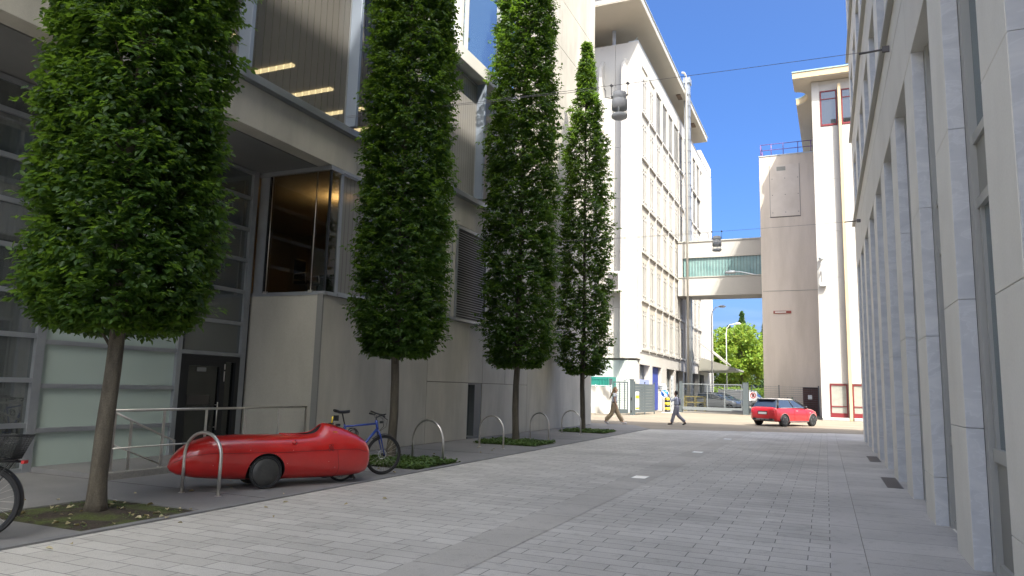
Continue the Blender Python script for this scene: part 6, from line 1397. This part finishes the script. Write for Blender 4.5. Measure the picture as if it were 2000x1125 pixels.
def person(label, loc, rz, H, skin, hip, knees, ankles, toes, arms, headdir, clothes):
    """local +X is the walking direction, +Y its left"""
    t = thing('person', label, 'person', loc, rz)
    hx = clothes.get('lean', 0.0)
    J = {'pelvis': (0, 0, 0.96, .13, .115), 'waist': (.0 + hx * .3, 0, 1.08, .125, .105), 'chest': (.0 + hx * .7, 0, 1.28, .15, .12), 'neckb': (hx, 0, 1.44, .06), 'neck': (.015 + hx, 0, 1.50, .05), 'jaw': (.035 + hx, 0, 1.57, .068, .07), 'head': (.02 + hx, 0, 1.645, .082, .09), 'crown': (.01 + hx, 0, 1.70, .06, .07)}
    E = [('pelvis', 'waist'), ('waist', 'chest'), ('chest', 'neckb'), ('neckb', 'neck'), ('neck', 'jaw'), ('jaw', 'head'), ('head', 'crown')]
    J['nose'] = (.035 + hx + .095 * headdir[0], .095 * headdir[1], 1.60, .012); E.append(('jaw', 'nose'))
    for i, s in ((0, 1), (1, -1)):
        k = 'L' if s > 0 else 'R'
        J['ear' + k] = (.01 + hx, .088 * s, 1.615, .014); E.append(('head', 'ear' + k))
        J['hip' + k] = (0, .095 * s, .90, .09); J['knee' + k] = (*knees[i], .062); J['calf' + k] = (*(np.array(knees[i]) * .6 + np.array(ankles[i]) * .4), .055); J['ank' + k] = (*ankles[i], .04)
        E += [('pelvis', 'hip' + k), ('hip' + k, 'knee' + k), ('knee' + k, 'calf' + k), ('calf' + k, 'ank' + k)]
        J['toe' + k] = (*toes[i], .03); E.append(('ank' + k, 'toe' + k))
        sh, el, wr = arms[i]; J['sh' + k] = (*sh, .055); J['el' + k] = (*el, .038); J['wr' + k] = (*wr, .027)
        E += [('chest', 'sh' + k), ('sh' + k, 'el' + k), ('el' + k, 'wr' + k)]
        dn = Vector(wr) - Vector(el); hand(J, E, wr, 'wr' + k, (1, 0, 0) if abs(dn.normalized().x) < .8 else (0, 0, 1), dn, k)
    b = skin_mesh('body', J, E, skin, t)
    # trousers
    P = {'a': (0, 0, 0.97, .165, .15), 'w': (hx * .2, 0, 1.07, .15, .135)}; E2 = [('a', 'w')]
    fl = clothes['flare']
    for i, s in ((0, 1), (1, -1)):
        k = str(i); P['h' + k] = (0, .09 * s, .86, .125 + fl * .3); P['k' + k] = (*knees[i], .092 + fl * .6); P['m' + k] = (*(np.array(knees[i]) * .5 + np.array(ankles[i]) * .5), .08 + fl * .9)
        P['q' + k] = (*(np.array(knees[i]) * .04 + np.array(ankles[i]) * .96), .078 + fl * 1.2); E2 += [('a', 'h' + k), ('h' + k, 'k' + k), ('k' + k, 'm' + k), ('m' + k, 'q' + k)]
    skin_mesh('trousers', P, E2, clothes['legs'], t)
    S = {'a': (hx * .2, 0, 0.99, .17, .15), 'b': (hx * .35, 0, 1.12, .155, .135), 'c': (hx * .75, 0, 1.30, .18, .145), 'd': (hx * .95, 0, 1.43, .09, .08)}; E3 = [('a', 'b'), ('b', 'c'), ('c', 'd')]
    for i in (0, 1):
        sh, el, wr = [np.array(v) for v in arms[i]]; k = str(i); S['s' + k] = (*sh, .072); f = clothes['sleeve']
        S['t' + k] = (*(sh + (el - sh) * min(1, f)), .062 if f < 1 else .055); E3 += [('c', 's' + k), ('s' + k, 't' + k)]
        if f > 1: S['u' + k] = (*(el + (wr - el) * .9), .042); E3.append(('t' + k, 'u' + k))
    skin_mesh('shirt', S, E3, clothes['top'], t)
    # belt
    q = MB(); q.tube([(hx * .2 + .135 * math.cos(a), .14 * math.sin(a), 1.03) for a in [2 * math.pi * k / 20 for k in range(20)]], 0.018, 5, closed=True); q.build('belt', m_black, t, world=False)
    for i in (0, 1):
        a, c = Vector(ankles[i]), Vector(toes[i]); d = (c - a); d.z = 0
        dirv = (Vector(toes[i]) - a).normalized()
        q = MB(); heel = a - Vector((dirv.x, dirv.y, 0)) * 0.05 + Vector((0, 0, -0.055)); tip = c + dirv * 0.05
        q.tube([heel + Vector((0, 0, .02)), (heel + tip) * .5 + Vector((0, 0, .018)), tip], [.042, .045, .03], 10); q.build('shoe', clothes['shoe'], t, world=False)
    # eyes, mouth
    f2 = Vector((headdir[0], headdir[1], 0)).normalized(); sd2 = Vector((-f2.y, f2.x, 0)); hc = Vector((.03 + hx, 0, 1.625))
    q = MB()
    for s in (-1, 1): c = hc + f2 * .082 + sd2 * (.032 * s); q.lathe([(0.0, -.006), (.01, 0), (0.0, .006)], tuple(c), 'z', 8)
    q.build('eyes', m_black, t, world=False)
    t.scale = (H / 1.74,) * 3
    return t
# woman walking right, seen from behind-left; long blond hair
wm = person('woman with long blond hair, white tee and wide beige trousers, walking right', (-9.62, 35.0, 0.0), R(8), 1.80, m_skin, 0,
            [(.16, .09, .50), (-.10, -.09, .50)], [(.40, .09, .10), (-.42, -.09, .14)], [(.54, .09, .055), (-.29, -.09, .04)],
            [((.02, .17, 1.40), (-.02, .21, 1.14), (.05, .22, .90)), ((.02, -.17, 1.40), (.05, -.22, 1.13), (.12, -.22, .90))], (1, 0),
            dict(lean=0.05, flare=0.04, legs=m_beige, sleeve=0.55, top=m_tee, shoe=m_shoe_w))
q = MB(); hv = []
for i in range(9):
    u = i / 8; c = Vector((.035 - .16 * u ** 1.3 * 1.6, 0, 1.69 - .02 * u - .52 * u ** 1.25)); w_ = (.10, .115, .12, .115, .105, .095, .08, .06, .025)[i]; d_ = (.085, .115, .105, .09, .08, .07, .055, .035, .012)[i]
    for k in range(14): a = 2 * math.pi * k / 14; hv.append((c.x + d_ * math.cos(a) * (.9 if i else .6) - .01, w_ * math.sin(a), c.z + (.055 if i == 0 else .04 if i == 1 else 0) + .3 * d_ * math.cos(a)))
q.add(hv, [(i * 14 + k, (i + 1) * 14 + k, (i + 1) * 14 + (k + 1) % 14, i * 14 + (k + 1) % 14) for i in range(8) for k in range(14)] + [tuple(range(14)), tuple(112 + k for k in range(14))], 0, True)
q.build('hair', m_hair_b, wm, world=False)
mn = person('man in pale blue shirt and grey trousers walking left, one hand raised', (-6.92, 36.9, 0.0), R(188), 1.68, m_skin_d, 0,
            [(.14, .09, .50), (-.06, -.09, .50)], [(.26, .09, .10), (-.44, -.09, .15)], [(.41, .09, .05), (-.33, -.09, .045)],
            [((.0, .19, 1.40), (.24, .20, 1.22), (.36, .13, 1.44)), ((.0, -.19, 1.40), (-.06, -.24, 1.13), (.03, -.25, .90))], (.8, -.3),
            dict(lean=0.02, flare=0.015, legs=m_trous, sleeve=1.6, top=m_shirt, shoe=m_shoe_k))
q = MB(); q.lathe([(0.0, .115), (.05, .105), (.088, .065), (.10, .01), (.098, -.04), (.075, -.085), (.03, -.10)], (.0, 0, 1.66), 'z', 16); q.build('hair', m_hair_k, mn, world=False)
q = MB(); q.tube([(-.11, -.1, 1.40), (-.17, -.02, 1.25), (-.16, 0, 1.02)], [.05, .07, .06], 10); q.build('shoulder_bag', m_trous, mn, world=False)
